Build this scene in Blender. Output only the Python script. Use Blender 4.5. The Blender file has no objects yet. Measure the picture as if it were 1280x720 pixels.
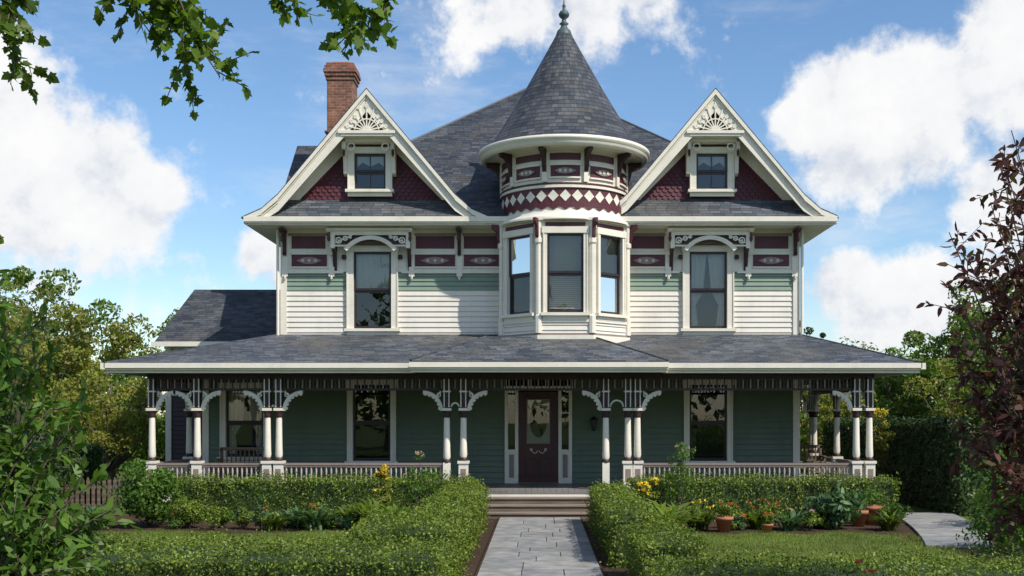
import bpy, bmesh, math, random
import numpy as np
from mathutils import Matrix, Vector
random.seed(7)
rng = np.random.default_rng(11)
sc = bpy.context.scene
COL = sc.collection
R = math.radians
SUN_AZ, SUN_EL = 50.0, 47.0      # azimuth to the right of the viewer's back, elevation

# ------------------------------------------------------------------ materials
def newmat(name):
    m = bpy.data.materials.new(name); m.use_nodes = True
    nt = m.node_tree; nt.nodes.clear()
    out = nt.nodes.new('ShaderNodeOutputMaterial')
    return m, nt, out
def N(nt, t, **kw):
    n = nt.nodes.new(t)
    for k, v in kw.items(): setattr(n, k, v)
    return n
def ramp(nt, fac, cols, interp='LINEAR'):
    r = N(nt, 'ShaderNodeValToRGB'); r.color_ramp.interpolation = interp
    e = r.color_ramp.elements
    while len(e) < len(cols): e.new(0.5)
    for i, (p, c) in enumerate(cols):
        e[i].position = p; e[i].color = (*c, 1)
    nt.links.new(fac, r.inputs[0]); return r.outputs[0]
def math_(nt, op, a, b=None, c=None):
    n = N(nt, 'ShaderNodeMath', operation=op)
    for i, x in enumerate((a, b, c)):
        if x is None: continue
        if isinstance(x, (int, float)): n.inputs[i].default_value = x
        else: nt.links.new(x, n.inputs[i])
    return n.outputs[0]
def mixc(nt, fac, a, b, bt='MIX'):
    n = N(nt, 'ShaderNodeMix', data_type='RGBA', blend_type=bt)
    for i, x in ((0, fac), (6, a), (7, b)):
        if isinstance(x, (int, float)): n.inputs[i].default_value = x
        elif isinstance(x, tuple): n.inputs[i].default_value = (*x, 1)
        else: nt.links.new(x, n.inputs[i])
    return n.outputs[2]
def noise(nt, scale, detail=4, vec=None, rough=.55):
    n = N(nt, 'ShaderNodeTexNoise'); n.inputs['Scale'].default_value = scale
    n.inputs['Detail'].default_value = detail; n.inputs['Roughness'].default_value = rough
    if vec is not None: nt.links.new(vec, n.inputs['Vector'])
    return n.outputs['Fac']
def objco(nt): return N(nt, 'ShaderNodeTexCoord').outputs['Object']
def mapping(nt, vec, scale):
    n = N(nt, 'ShaderNodeMapping'); n.inputs['Scale'].default_value = scale
    nt.links.new(vec, n.inputs[0]); return n.outputs[0]
def bump(nt, h, dist, st=1.0):
    n = N(nt, 'ShaderNodeBump'); n.inputs['Distance'].default_value = dist; n.inputs['Strength'].default_value = st
    nt.links.new(h, n.inputs['Height']); return n.outputs[0]
def bsdf(nt, out, col, rough=.6, nrm=None, spec=.4, metal=0):
    b = N(nt, 'ShaderNodeBsdfPrincipled')
    if isinstance(col, tuple): b.inputs['Base Color'].default_value = (*col, 1)
    else: nt.links.new(col, b.inputs['Base Color'])
    if isinstance(rough, (int, float)): b.inputs['Roughness'].default_value = rough
    else: nt.links.new(rough, b.inputs['Roughness'])
    b.inputs['Specular IOR Level'].default_value = spec
    b.inputs['Metallic'].default_value = metal
    if nrm is not None: nt.links.new(nrm, b.inputs['Normal'])
    nt.links.new(b.outputs[0], out.inputs[0]); return b

def paint(name, c, var=.12, rough=.5):
    m, nt, out = newmat(name); co = objco(nt)
    n1 = noise(nt, 1.3, 5, co); n2 = noise(nt, 1, 4, mapping(nt, co, (3, 3, 22)))
    n3 = noise(nt, 1, 4, mapping(nt, co, (9, 9, .8)))
    f = math_(nt, 'ADD', math_(nt, 'MULTIPLY', n1, .5), math_(nt, 'MULTIPLY', n2, .25))
    f = math_(nt, 'ADD', f, math_(nt, 'MULTIPLY', n3, .25))
    d = tuple(x * (1 - 2.2 * var) for x in c); l = tuple(min(.95, x * (1 + var)) for x in c)
    col = ramp(nt, f, [(.28, d), (.5, c), (.72, l)])
    bsdf(nt, out, col, rough, bump(nt, n2, .003, .5)); return m
CREAM = paint('cream_paint', (.74, .70, .60), .09)
CREAM2 = paint('cream_siding', (.72, .68, .60), .09)
MAROON = paint('maroon_paint', (.095, .023, .033), .2)
DOORP = paint('door_paint', (.065, .014, .015), .2, .35)
MARD = paint('dark_maroon_paint', (.045, .02, .022), .2)
TAUPE = paint('taupe_paint', (.25, .20, .175), .15)
SHADOWBROWN = paint('shade_brown_backing', (.09, .065, .055), .15)  # backing panels with the shade behind the fretwork put into their colour
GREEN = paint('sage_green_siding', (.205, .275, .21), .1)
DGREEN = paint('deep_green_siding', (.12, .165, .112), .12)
SASH = paint('window_sash_paint', (.03, .021, .023), .15, .35)
CEIL = paint('porch_ceiling_paint', (.22, .24, .22), .1)
GREYW = paint('porch_floor_paint', (.2, .19, .18), .2)
IRON = paint('black_iron', (.02, .02, .022), .2, .4)
DARK = paint('interior_dark', (.015, .014, .013), .2, .9)
CURT = paint('curtain_cloth', (.62, .59, .52), .1, .9)
BLIND = paint('window_blind', (.38, .36, .32), .08, .7)
TERRA = paint('terracotta', (.36, .14, .075), .2, .8)
COPPER = paint('verdigris_finial', (.06, .095, .10), .3, .5)
FLASH = paint('lead_flashing', (.10, .11, .13), .2, .5)

def wood(name, c1, c2):
    m, nt, out = newmat(name); co = objco(nt)
    n = noise(nt, 1, 6, mapping(nt, co, (1.5, 25, 25)))
    col = ramp(nt, n, [(.3, c1), (.7, c2)])
    bsdf(nt, out, col, .75, bump(nt, n, .004)); return m
WOOD = wood('weathered_wood', (.09, .065, .05), (.2, .15, .11))
TREAD = wood('step_tread_wood', (.15, .12, .095), (.27, .225, .185))
BARK = wood('tree_bark', (.05, .04, .032), (.13, .105, .08))

def shingle(name, w, h, cols, rough=.72, dist=.02, brown=0):
    m, nt, out = newmat(name)
    uv = N(nt, 'ShaderNodeUVMap').outputs[0]
    wob = noise(nt, 2.0, 3, uv)
    s = N(nt, 'ShaderNodeSeparateXYZ'); nt.links.new(uv, s.inputs[0])
    vv = math_(nt, 'DIVIDE', s.outputs[1], h)
    vv = math_(nt, 'ADD', vv, math_(nt, 'MULTIPLY', wob, .3))
    row = math_(nt, 'FLOOR', vv); fv = math_(nt, 'FRACT', vv)
    rn = N(nt, 'ShaderNodeTexWhiteNoise', noise_dimensions='1D'); nt.links.new(row, rn.inputs['W'])
    uu = math_(nt, 'ADD', math_(nt, 'DIVIDE', s.outputs[0], w), math_(nt, 'MULTIPLY', rn.outputs[0], 7.3))
    colu = math_(nt, 'FLOOR', uu); fu = math_(nt, 'FRACT', uu)
    cx = N(nt, 'ShaderNodeCombineXYZ'); nt.links.new(colu, cx.inputs[0]); nt.links.new(row, cx.inputs[1])
    wn = N(nt, 'ShaderNodeTexWhiteNoise', noise_dimensions='3D'); nt.links.new(cx.outputs[0], wn.inputs[0])
    col = ramp(nt, wn.outputs[0], cols)
    st = noise(nt, .7, 6, uv, .65); fine = noise(nt, 30, 3, uv)
    tint = noise(nt, .45, 4, mapping(nt, uv, (1, 1.6, 1)), .6)
    if brown: col = mixc(nt, math_(nt, 'MULTIPLY', ramp(nt, tint, [(.48, (0, 0, 0)), (.68, (1, 1, 1))]), brown), col, (.105, .098, .08))
    col = mixc(nt, 1.0, col, ramp(nt, st, [(.3, (.6, .61, .64)), (.7, (1.4, 1.38, 1.32))]), 'MULTIPLY')
    col = mixc(nt, .35, col, ramp(nt, fine, [(.3, (.6, .6, .6)), (.7, (1.3, 1.3, 1.3))]), 'MULTIPLY')
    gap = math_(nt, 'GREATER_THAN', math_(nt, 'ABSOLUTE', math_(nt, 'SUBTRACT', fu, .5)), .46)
    lip_shade = math_(nt, 'GREATER_THAN', fv, .82)  # contact shade and dirt under the course above, darkened into the colour
    g = math_(nt, 'MAXIMUM', math_(nt, 'MULTIPLY', gap, .6), lip_shade)
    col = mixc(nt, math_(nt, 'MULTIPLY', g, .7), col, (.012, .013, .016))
    hh = math_(nt, 'SUBTRACT', math_(nt, 'SUBTRACT', 1.0, fv), math_(nt, 'MULTIPLY', gap, .6))
    hh = math_(nt, 'ADD', hh, math_(nt, 'MULTIPLY', wn.outputs[0], .45))
    bsdf(nt, out, col, rough, bump(nt, hh, dist, .9), .3); return m
def sc3(cols, k): return [(p, tuple(x * k for x in c)) for p, c in cols]
base = [(0, (.036, .047, .064)), (.3, (.06, .073, .094)), (.6, (.08, .09, .104)), (.85, (.115, .126, .146)), (1, (.09, .084, .077))]
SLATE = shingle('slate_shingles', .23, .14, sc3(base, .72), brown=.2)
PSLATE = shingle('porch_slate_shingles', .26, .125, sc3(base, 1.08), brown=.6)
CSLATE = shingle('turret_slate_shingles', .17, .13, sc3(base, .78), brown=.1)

def brickmat():
    m, nt, out = newmat('chimney_brick')
    uv = N(nt, 'ShaderNodeUVMap').outputs[0]
    b = N(nt, 'ShaderNodeTexBrick'); nt.links.new(uv, b.inputs[0])
    b.inputs['Scale'].default_value = 1; b.inputs['Brick Width'].default_value = .21; b.inputs['Row Height'].default_value = .075
    b.inputs['Mortar Size'].default_value = .009
    b.inputs['Color1'].default_value = (.30, .12, .068, 1); b.inputs['Color2'].default_value = (.16, .07, .046, 1)
    b.inputs['Mortar'].default_value = (.26, .22, .19, 1)
    n = noise(nt, 5, 6, uv)
    col = mixc(nt, .8, b.outputs[0], ramp(nt, n, [(.3, (.5, .45, .45)), (.7, (1.35, 1.3, 1.25))]), 'MULTIPLY')
    bsdf(nt, out, col, .85, bump(nt, math_(nt, 'SUBTRACT', n, math_(nt, 'MULTIPLY', b.outputs[1], 1.2)), .012)); return m
BRICK = brickmat()

def glassmat():
    m, nt, out = newmat('window_glass')
    lw = N(nt, 'ShaderNodeFresnel'); lw.inputs[0].default_value = 1.5
    f = math_(nt, 'ADD', math_(nt, 'MULTIPLY', lw.outputs[0], 1.2), .045)
    t = N(nt, 'ShaderNodeBsdfTransparent'); t.inputs[0].default_value = (.84, .88, .86, 1)
    g = N(nt, 'ShaderNodeBsdfGlossy'); g.inputs['Roughness'].default_value = .01
    co = objco(nt); nt.links.new(bump(nt, noise(nt, 1.2, 1, co), .008, .15), g.inputs['Normal'])
    mx = N(nt, 'ShaderNodeMixShader'); nt.links.new(f, mx.inputs[0]); nt.links.new(t.outputs[0], mx.inputs[1]); nt.links.new(g.outputs[0], mx.inputs[2])
    nt.links.new(mx.outputs[0], out.inputs[0]); return m
GLASS = glassmat()

def stonemat():
    m, nt, out = newmat('bluestone_paving'); co = objco(nt)
    rp = N(nt, 'ShaderNodeNewGeometry').outputs['Random Per Island']
    n = noise(nt, 4, 7, co); n2 = noise(nt, 60, 3, co)
    col = ramp(nt, rp, [(0, (.19, .195, .2)), (.5, (.24, .243, .245)), (1, (.29, .285, .27))])
    col = mixc(nt, .9, col, ramp(nt, n, [(.3, (.6, .6, .6)), (.7, (1.25, 1.25, 1.22))]), 'MULTIPLY')
    bsdf(nt, out, col, .8, bump(nt, math_(nt, 'ADD', n, math_(nt, 'MULTIPLY', n2, .2)), .012)); return m
STONE = stonemat()
def groundmat(name, cols, sc_=6, dist=.03):
    m, nt, out = newmat(name); co = objco(nt)
    n = noise(nt, sc_, 7, co, .7); n2 = noise(nt, .25, 4, co)
    f = math_(nt, 'ADD', math_(nt, 'MULTIPLY', n, .7), math_(nt, 'MULTIPLY', n2, .3))
    bsdf(nt, out, ramp(nt, f, cols), .95, bump(nt, n, dist), .1); return m
GROUND = groundmat('ground_grass', [(.3, (.05, .07, .02)), (.5, (.075, .105, .03)), (.7, (.1, .12, .045))])
LAWN = groundmat('lawn_turf', [(.3, (.09, .13, .03)), (.5, (.13, .18, .045)), (.7, (.18, .21, .07))], 12)
SOIL = groundmat('mulch_soil', [(.3, (.03, .02, .014)), (.5, (.07, .046, .032)), (.7, (.13, .09, .065))], 22, .04)

def leafmat(name, cols, trans=.3, rough=.5, clump=.9):
    m, nt, out = newmat(name); co = objco(nt)
    rp = N(nt, 'ShaderNodeNewGeometry').outputs['Random Per Island']
    col = ramp(nt, rp, [(i / (len(cols) - 1), c) for i, c in enumerate(cols)])
    n = noise(nt, clump, 2, co)
    col = mixc(nt, .8, col, ramp(nt, n, [(.35, (.6, .62, .6)), (.65, (1.3, 1.3, 1.15))]), 'MULTIPLY')
    b = bsdf(nt, out, col, rough, None, .3)
    if trans > 0:
        t = N(nt, 'ShaderNodeBsdfTranslucent'); nt.links.new(mixc(nt, 1.0, col, (1.4, 1.5, .7), 'MULTIPLY'), t.inputs[0])
        mx = N(nt, 'ShaderNodeMixShader'); mx.inputs[0].default_value = trans
        nt.links.new(b.outputs[0], mx.inputs[1]); nt.links.new(t.outputs[0], mx.inputs[2]); nt.links.new(mx.outputs[0], out.inputs[0])
    return m
L_BOX = leafmat('boxwood_leaf', [(.06, .10, .012), (.11, .17, .02), (.16, .22, .03), (.23, .28, .05)], trans=.2, clump=2)
L_DARK = leafmat('dark_leaf', [(.022, .042, .014), (.038, .07, .02), (.06, .098, .027)], trans=.12, clump=1.5)
L_TREE = leafmat('tree_leaf', [(.06, .11, .018), (.10, .165, .028), (.14, .21, .04), (.19, .24, .05)], .3, clump=.35)
L_YEL = leafmat('yellow_green_leaf', [(.12, .16, .025), (.17, .21, .035), (.23, .24, .05), (.28, .23, .06)], .35, clump=.5)
L_MAPLE = leafmat('maple_leaf', [(.06, .12, .012), (.10, .18, .02), (.15, .22, .03)], .42)
L_NEAR = leafmat('shrub_leaf', [(.055, .12, .018), (.09, .18, .026), (.14, .23, .04)], .35)
L_PURP = leafmat('purple_leaf', [(.06, .022, .03), (.10, .034, .04), (.14, .06, .05), (.09, .075, .035)], .35)
L_HOSTA = leafmat('blue_green_leaf', [(.06, .12, .05), (.09, .17, .075), (.13, .21, .09)], .25)
L_GRASS = leafmat('grass_blade', [(.10, .16, .025), (.14, .21, .035), (.19, .25, .055), (.24, .25, .08)], .35, clump=.8)
F_YEL = leafmat('yellow_petal', [(.7, .46, .03), (.75, .56, .05)], .3)
F_ORG = leafmat('orange_petal', [(.55, .10, .03), (.6, .2, .05), (.45, .05, .04)], .3)
F_PINK = leafmat('pink_petal', [(.5, .2, .22), (.6, .45, .45)], .3)

# ------------------------------------------------------------------ builders
def empty(name):
    e = bpy.data.objects.new(name, None); COL.objects.link(e); return e
class MB:
    def __init__(s, name, parent=None):
        s.n = name; s.p = parent; s.v = []; s.f = []; s.mi = []; s.mats = []; s.sm = []; s.uv = {}; s.M = Matrix.Identity(4)
    def add(s, vs, fs, mat, smooth=False, uvs=None):
        if mat not in s.mats: s.mats.append(mat)
        k = len(s.v); i = s.mats.index(mat)
        for v in vs: s.v.append(tuple(s.M @ Vector(v)))
        for j, f in enumerate(fs):
            if uvs: s.uv[len(s.f)] = uvs[j]
            s.f.append([a + k for a in f]); s.mi.append(i); s.sm.append(smooth)
    def box(s, x0, x1, y0, y1, z0, z1, mat):
        s.add([(x0, y0, z0), (x1, y0, z0), (x1, y1, z0), (x0, y1, z0), (x0, y0, z1), (x1, y0, z1), (x1, y1, z1), (x0, y1, z1)],
              [(0, 3, 2, 1), (4, 5, 6, 7), (0, 1, 5, 4), (1, 2, 6, 5), (2, 3, 7, 6), (3, 0, 4, 7)], mat)
    def xz(s, pts, y0, y1, mat):
        n = len(pts)
        vs = [(x, y0, z) for x, z in pts] + [(x, y1, z) for x, z in pts]
        s.add(vs, [list(range(n)), list(range(2 * n - 1, n - 1, -1))] + [(i, i + n, (i + 1) % n + n, (i + 1) % n) for i in range(n)], mat)
    def yz(s, pts, x0, x1, mat):
        n = len(pts)
        vs = [(x0, y, z) for y, z in pts] + [(x1, y, z) for y, z in pts]
        s.add(vs, [list(range(n)), list(range(2 * n - 1, n - 1, -1))] + [(i, i + n, (i + 1) % n + n, (i + 1) % n) for i in range(n)], mat)
    def arc(s, xc, zc, r0, r1, a0, a1, y0, y1, mat, seg=10, ex=1.0):
        for i in range(seg):
            p = a0 + (a1 - a0) * i / seg; q = a0 + (a1 - a0) * (i + 1) / seg
            P = [(xc + ex * r * math.cos(a), zc + r * math.sin(a)) for r, a in ((r0, p), (r1, p), (r1, q), (r0, q))]
            vs = [(x, y0, z) for x, z in P] + [(x, y1, z) for x, z in P]
            s.add(vs, [(0, 1, 2, 3), (7, 6, 5, 4), (0, 4, 5, 1), (1, 5, 6, 2), (2, 6, 7, 3), (3, 7, 4, 0)], mat)
    def bar(s, p, q, w, y0, y1, mat):
        (x0, z0), (x1, z1) = p, q; L = math.hypot(x1 - x0, z1 - z0) or 1e-6
        nx, nz = -(z1 - z0) / L * w / 2, (x1 - x0) / L * w / 2
        s.xz([(x0 + nx, z0 + nz), (x1 + nx, z1 + nz), (x1 - nx, z1 - nz), (x0 - nx, z0 - nz)], y0, y1, mat)
    def lathe(s, cx, cy, prof, n, mat, smooth=True, a0=0.0):
        vs = []; fs = []
        for r, z in prof:
            for i in range(n):
                a = a0 + 2 * math.pi * i / n; vs.append((cx + r * math.cos(a), cy + r * math.sin(a), z))
        for j in range(len(prof) - 1):
            for i in range(n):
                k = (i + 1) % n; fs.append((j * n + i, j * n + k, (j + 1) * n + k, (j + 1) * n + i))
        s.add(vs, fs, mat, smooth)
    def tube(s, p, q, r0, r1, mat, n=6):
        p = Vector(p); q = Vector(q); d = (q - p).normalized()
        a = d.cross(Vector((.3, .2, 1))).normalized(); b = d.cross(a)
        vs = [tuple(c + r * (math.cos(t) * a + math.sin(t) * b)) for c, r in ((p, r0), (q, r1)) for t in [2 * math.pi * i / n for i in range(n)]]
        s.add(vs, [(i, (i + 1) % n, n + (i + 1) % n, n + i) for i in range(n)], mat, True)
    def rpatch(s, cx, cy, r0, r1, a0, a1, z0, z1, mat, seg=4):
        for i in range(seg):
            p = a0 + (a1 - a0) * i / seg; q = a0 + (a1 - a0) * (i + 1) / seg
            def P(r, a, z): return (cx + r * math.sin(a), cy - r * math.cos(a), z)
            s.add([P(r0, p, z0), P(r1, p, z0), P(r1, q, z0), P(r0, q, z0), P(r0, p, z1), P(r1, p, z1), P(r1, q, z1), P(r0, q, z1)],
                  [(1, 2, 6, 5), (0, 1, 2, 3), (4, 7, 6, 5)] + ([(0, 4, 5, 1)] if i == 0 else []) + ([(3, 2, 6, 7)] if i == seg - 1 else []), mat)
    def slab(s, pts, th, mat, under=None):
        n = len(pts); lo = [(x, y, z - th) for x, y, z in pts]
        s.add(list(pts), [list(range(n))], mat)
        s.add(list(pts) + lo, [(i, i + n, (i + 1) % n + n, (i + 1) % n) for i in range(n)], under or mat)
        s.add(lo, [list(range(n - 1, -1, -1))], under or mat)
    def build(s, bev=0, recalc=True):
        me = bpy.data.meshes.new(s.n); me.from_pydata(s.v, [], s.f)
        for m in s.mats: me.materials.append(m)
        me.polygons.foreach_set('material_index', s.mi); me.polygons.foreach_set('use_smooth', s.sm)
        uvl = me.uv_layers.new(name='UVMap'); me.update()
        data = np.zeros((len(me.loops), 2), dtype=np.float32)
        for p in me.polygons:
            if p.index in s.uv:
                for li, u in zip(p.loop_indices, s.uv[p.index]): data[li] = u
                continue
            n = p.normal
            t = Vector((0, 0, 1)).cross(n)
            t = Vector((1, 0, 0)) if t.length < .05 else t.normalized()
            b = n.cross(t)
            for li in p.loop_indices:
                v = me.vertices[me.loops[li].vertex_index].co; data[li] = (v.dot(t), v.dot(b))
        uvl.data.foreach_set('uv', data.ravel())
        if recalc:
            bm = bmesh.new(); bm.from_mesh(me); bmesh.ops.recalc_face_normals(bm, faces=bm.faces); bm.to_mesh(me); bm.free()
        o = bpy.data.objects.new(s.n, me); COL.objects.link(o)
        if s.p: o.parent = s.p
        if bev:
            md = o.modifiers.new('bevel', 'BEVEL'); md.width = bev; md.segments = 1; md.limit_method = 'ANGLE'; md.angle_limit = R(50)
        return o

def unit(a): return a / (np.linalg.norm(a, axis=-1, keepdims=True) + 1e-9)
T_DIA = (np.array([(0, -.5, 0), (.27, -.02, .07), (0, .5, -.03), (-.27, -.02, .07)]), [(0, 1, 2, 3)])
T_LONG = (np.array([(0, 0, 0), (.2, .3, .05), (.15, .7, .02), (0, 1, -.1), (-.15, .7, .02), (-.2, .3, .05)]), [(0, 1, 2, 3, 4, 5)])
mp = [(0, 0), (.14, .06), (.42, .05), (.4, .26), (.55, .5), (.33, .5), (.27, .68), (0, 1), (-.27, .68), (-.33, .5), (-.55, .5), (-.4, .26), (-.42, .05), (-.14, .06)]
T_MAP = (np.array([(x, y, .12 * abs(x) - .1 * y * y) for x, y in mp]), [tuple([0] + list(range(1, 7)) + [7]), tuple([0, 7] + list(range(8, 14)))])
T_BLADE = (np.array([(-.06, 0, 0), (.06, 0, 0), (.045, .5, .05), (0, 1, .25), (-.045, .5, .05)]), [(0, 1, 2, 3, 4)])
T_ARCH = (np.array([(-.04, 0, 0), (.04, 0, 0), (.055, .35, .06), (.05, .7, .26), (0, .88, .62), (-.05, .7, .26), (-.055, .35, .06)]), [(0, 1, 2, 6), (6, 2, 3, 5), (5, 3, 4)])
def scatter(name, T, P, B, Nn, S, mat, parent=None):
    tv, tf = T; P = np.asarray(P, float); n = len(P); k = len(tv)
    B = unit(B); X = unit(np.cross(B, Nn)); Z = np.cross(X, B)
    S = np.broadcast_to(np.asarray(S, float).reshape(-1, 1, 1) if np.ndim(S) else S, (n, 1, 1))
    V = P[:, None, :] + S * (tv[None, :, 0:1] * X[:, None] + tv[None, :, 1:2] * B[:, None] + tv[None, :, 2:3] * Z[:, None])
    idx = np.concatenate([np.array(f) for f in tf]); lens = np.array([len(f) for f in tf])
    loops = (idx[None, :] + (np.arange(n) * k)[:, None]).ravel()
    ll = np.tile(lens, n); starts = np.concatenate([[0], np.cumsum(ll)[:-1]])
    me = bpy.data.meshes.new(name)
    me.vertices.add(n * k); me.vertices.foreach_set('co', V.astype(np.float32).ravel())
    me.loops.add(len(loops)); me.polygons.add(len(ll))
    me.polygons.foreach_set('loop_start', starts.astype(np.int32)); me.loops.foreach_set('vertex_index', loops.astype(np.int32))
    me.update(calc_edges=True); me.validate(); me.materials.append(mat)
    o = bpy.data.objects.new(name, me); COL.objects.link(o)
    if parent: o.parent = parent
    return o
def leaves(name, P, Nn, size, mat, T=T_DIA, spread=.8, parent=None, droop=0):
    n = len(P); nn = unit(Nn + spread * rng.normal(size=(n, 3)))
    B = np.cross(nn, unit(rng.normal(size=(n, 3)))); B[:, 2] -= droop
    return scatter(name, T, P, B, nn, size * rng.uniform(.65, 1.3, n), mat, parent)

# ------------------------------------------------------------------ HOUSE
H = empty('victorian_house')
W = 6.46

def siding(b, x0, x1, z0, z1, y, ops, mat, step=.13, lap=.028):
    n = max(1, round((z1 - z0) / step)); st = (z1 - z0) / n
    for i in range(n):
        a = z0 + i * st; c = a + st; zm = (a + c) / 2
        segs = [(x0, x1)]
        for (ox0, ox1, oz0, oz1) in ops:
            if oz0 < zm < oz1:
                ns = []
                for s0, s1 in segs:
                    if ox1 <= s0 or ox0 >= s1: ns.append((s0, s1)); continue
                    if ox0 > s0: ns.append((s0, ox0))
                    if ox1 < s1: ns.append((ox1, s1))
                segs = ns
        for s0, s1 in segs:
            b.add([(s0, y - lap, a), (s1, y - lap, a), (s1, y - .003, c), (s0, y - .003, c), (s0, y, a), (s1, y, a)],
                  [(0, 1, 2, 3), (4, 5, 1, 0)], mat)

def window(b, xc, z0, z1, w, y, cas=.15, blind=0, curtain=False, head=True, lights=False, deep=.65, sheer=0):
    """double hung window, opening centre xc"""
    h = w / 2; bk = min(.1, deep - .01)
    b.box(xc - h - cas, xc - h, y - .055, y + bk, z0, z1, CREAM); b.box(xc + h, xc + h + cas, y - .055, y + bk, z0, z1, CREAM)
    for sx in (-1, 1):
        e = xc + sx * (h + cas - .015); b.box(e - .015, e + .015, y - .075, y - .0551, z0, z1, CREAM)
    b.box(xc - h - cas - .03, xc + h + cas + .03, y - .078, y + bk, z1, z1 + .15, CREAM)
    if head: b.box(xc - h - cas - .07, xc + h + cas + .07, y - .12, y + .05, z1 + .15, z1 + .19, CREAM)
    b.box(xc - h - cas - .05, xc + h + cas + .05, y - .13, y + bk, z0 - .07, z0, CREAM)
    b.box(xc - h - cas, xc + h + cas, y - .05, y, z0 - .17, z0 - .07, CREAM)
    f = .055; zm = (z0 + z1) / 2
    for (a, c, yy) in ((z0, zm, y + .055), (zm, z1, y + .025)):
        b.box(xc - h, xc - h + f, yy, yy + .03, a, c, SASH); b.box(xc + h - f, xc + h, yy, yy + .03, a, c, SASH)
        b.box(xc - h + f, xc + h - f, yy, yy + .03, c - f, c, SASH); b.box(xc - h + f, xc + h - f, yy, yy + .03, a, a + f * (1.3 if a == z0 else 1), SASH)
        b.add([(xc - h + f, yy + .016, a + f), (xc + h - f, yy + .016, a + f), (xc + h - f, yy + .016, c - f), (xc - h + f, yy + .016, c - f)], [(0, 1, 2, 3)], GLASS)
        if lights: b.box(xc - .012, xc + .012, yy + .003, yy + .028, a + f, c - f, SASH)
    b.box(xc - h - .1, xc + h + .1, y + deep - .05, y + deep, z0 - .1, z1 + .1, DARK) if deep > .3 else b.box(xc - h, xc + h, y + deep - .01, y + deep, z0, z1, DARK)
    if deep > .3:
        for sx in (-1, 1): b.box(xc + sx * (h + .11) - .01, xc + sx * (h + .11) + .01, y + .1, y + .65, z0 - .1, z1 + .1, DARK)
    if blind:
        zb = z1 - (z1 - z0) * blind; zz = z1
        while zz > zb:
            b.add([(xc - h, y + .12, zz), (xc + h, y + .12, zz), (xc + h, y + .155, zz - .04), (xc - h, y + .155, zz - .04)], [(0, 1, 2, 3)], BLIND); zz -= .048
        b.box(xc - h, xc + h, y + .12, y + .15, zb - .03, zb, BLIND)
    if sheer:
        m = 24; vs = []
        for z in (z1, z1 - (z1 - z0) * sheer):
            for i in range(m + 1): vs.append((xc - h + w * i / m, y + .14 + .022 * math.sin(i * 1.9) , z + (.03 * math.sin(i * .8) if z < z1 else 0)))
        b.add(vs, [(i, i + 1, m + 2 + i, m + 1 + i) for i in range(m)], CURT, True)
    if curtain:
        for sx in (-1, 1):
            m = 14; vs = []
            for j, (z, wd) in enumerate(((z1, .48), (zm, .4), (z0 + .35 * (z1 - z0) * .9, .2), (z0, .27))):
                for i in range(m + 1):
                    t = i / m; vs.append((xc + sx * (h - wd * w * t), y + .2 + .03 * math.sin(t * 24), z))
            b.add(vs, [(j * (m + 1) + i, j * (m + 1) + i + 1, (j + 1) * (m + 1) + i + 1, (j + 1) * (m + 1) + i) for j in range(3) for i in range(m)], CURT, True)

def bracket(b, x, y, ztop, h, dep, w=.09, mat=CREAM, drop=True):
    pts = [(y, ztop), (y - dep, ztop), (y - dep, ztop - .07)]
    for i in range(7):
        a = i / 6 * math.pi / 2
        pts.append((y - dep * .9 + dep * .75 * math.sin(a), ztop - .1 - (h - .2) * (1 - math.cos(a))))
    pts += [(y - .1, ztop - h + .08), (y - .06, ztop - h), (y, ztop - h)]
    b.yz(pts, x - w / 2, x + w / 2, mat)
    b.box(x - w / 2 - .02, x + w / 2 + .02, y - dep - .02, y, ztop - .05, ztop - .002, mat)
    if drop:
        b.lathe(x, y - dep * .85, [(0, ztop - .34), (.03, ztop - .3), (.045, ztop - .24), (.03, ztop - .19), (.035, ztop - .1)], 8, MAROON)

win2 = [(-4.18, 4.42, 6.34, .94), (4.2, 4.42, 6.34, .94)]
gwin = [(-4.2, 1.12, 3.02, .94), (4.2, 1.12, 3.02, .94), (-7.37, 1.22, 2.92, .94)]
walls = MB('walls', H)
ops2 = [(xc - w / 2 - .05, xc + w / 2 + .05, z0 - .05, z1 + .05) for xc, z0, z1, w in win2] + [(-.85, 2.03, 0, 9)]
siding(walls, -W, W, 4.2, 5.38, 0, ops2, CREAM2)
siding(walls, -W, W, 5.38, 5.84, 0, ops2, GREEN)
opg = [(xc - w / 2 - .05, xc + w / 2 + .05, z0 - .05, z1 + .05) for xc, z0, z1, w in gwin] + [(-.85, .8, .5, 3.25)]
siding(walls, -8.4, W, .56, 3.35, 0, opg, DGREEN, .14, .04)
for a, c in ((-W, -4.7), (-3.66, -.85), (2.03, 3.68), (4.72, W)):
    walls.box(a, c, -.03, .1, 5.84, 6.92, CREAM)
for a, c in ((-4.7, -3.66), (3.68, 4.72)): walls.box(a, c, -.03, .1, 6.45, 6.92, CREAM)
for sx in (-1, 1):
    walls.M = Matrix.Translation((sx * W, 0, 0)) @ Matrix.Rotation(sx * math.pi / 2, 4, 'Z')
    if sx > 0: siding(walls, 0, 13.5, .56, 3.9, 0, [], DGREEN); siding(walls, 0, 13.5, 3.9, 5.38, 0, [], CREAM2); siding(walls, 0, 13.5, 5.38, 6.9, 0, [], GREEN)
    else: siding(walls, -13.5, 0, 3.3, 5.38, 0, [], CREAM2); siding(walls, -13.5, 0, 5.38, 6.9, 0, [], GREEN)
walls.M = Matrix.Translation((-8.4, 0, 0)) @ Matrix.Rotation(-math.pi / 2, 4, 'Z')
siding(walls, -3, 0, .56, 3.35, 0, [], DGREEN)
walls.M = Matrix.Identity(4)
walls.box(-W, W, 13.45, 13.5, .1, 6.9, CREAM2)
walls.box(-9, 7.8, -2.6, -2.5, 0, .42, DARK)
walls.build(recalc=False)

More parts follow.
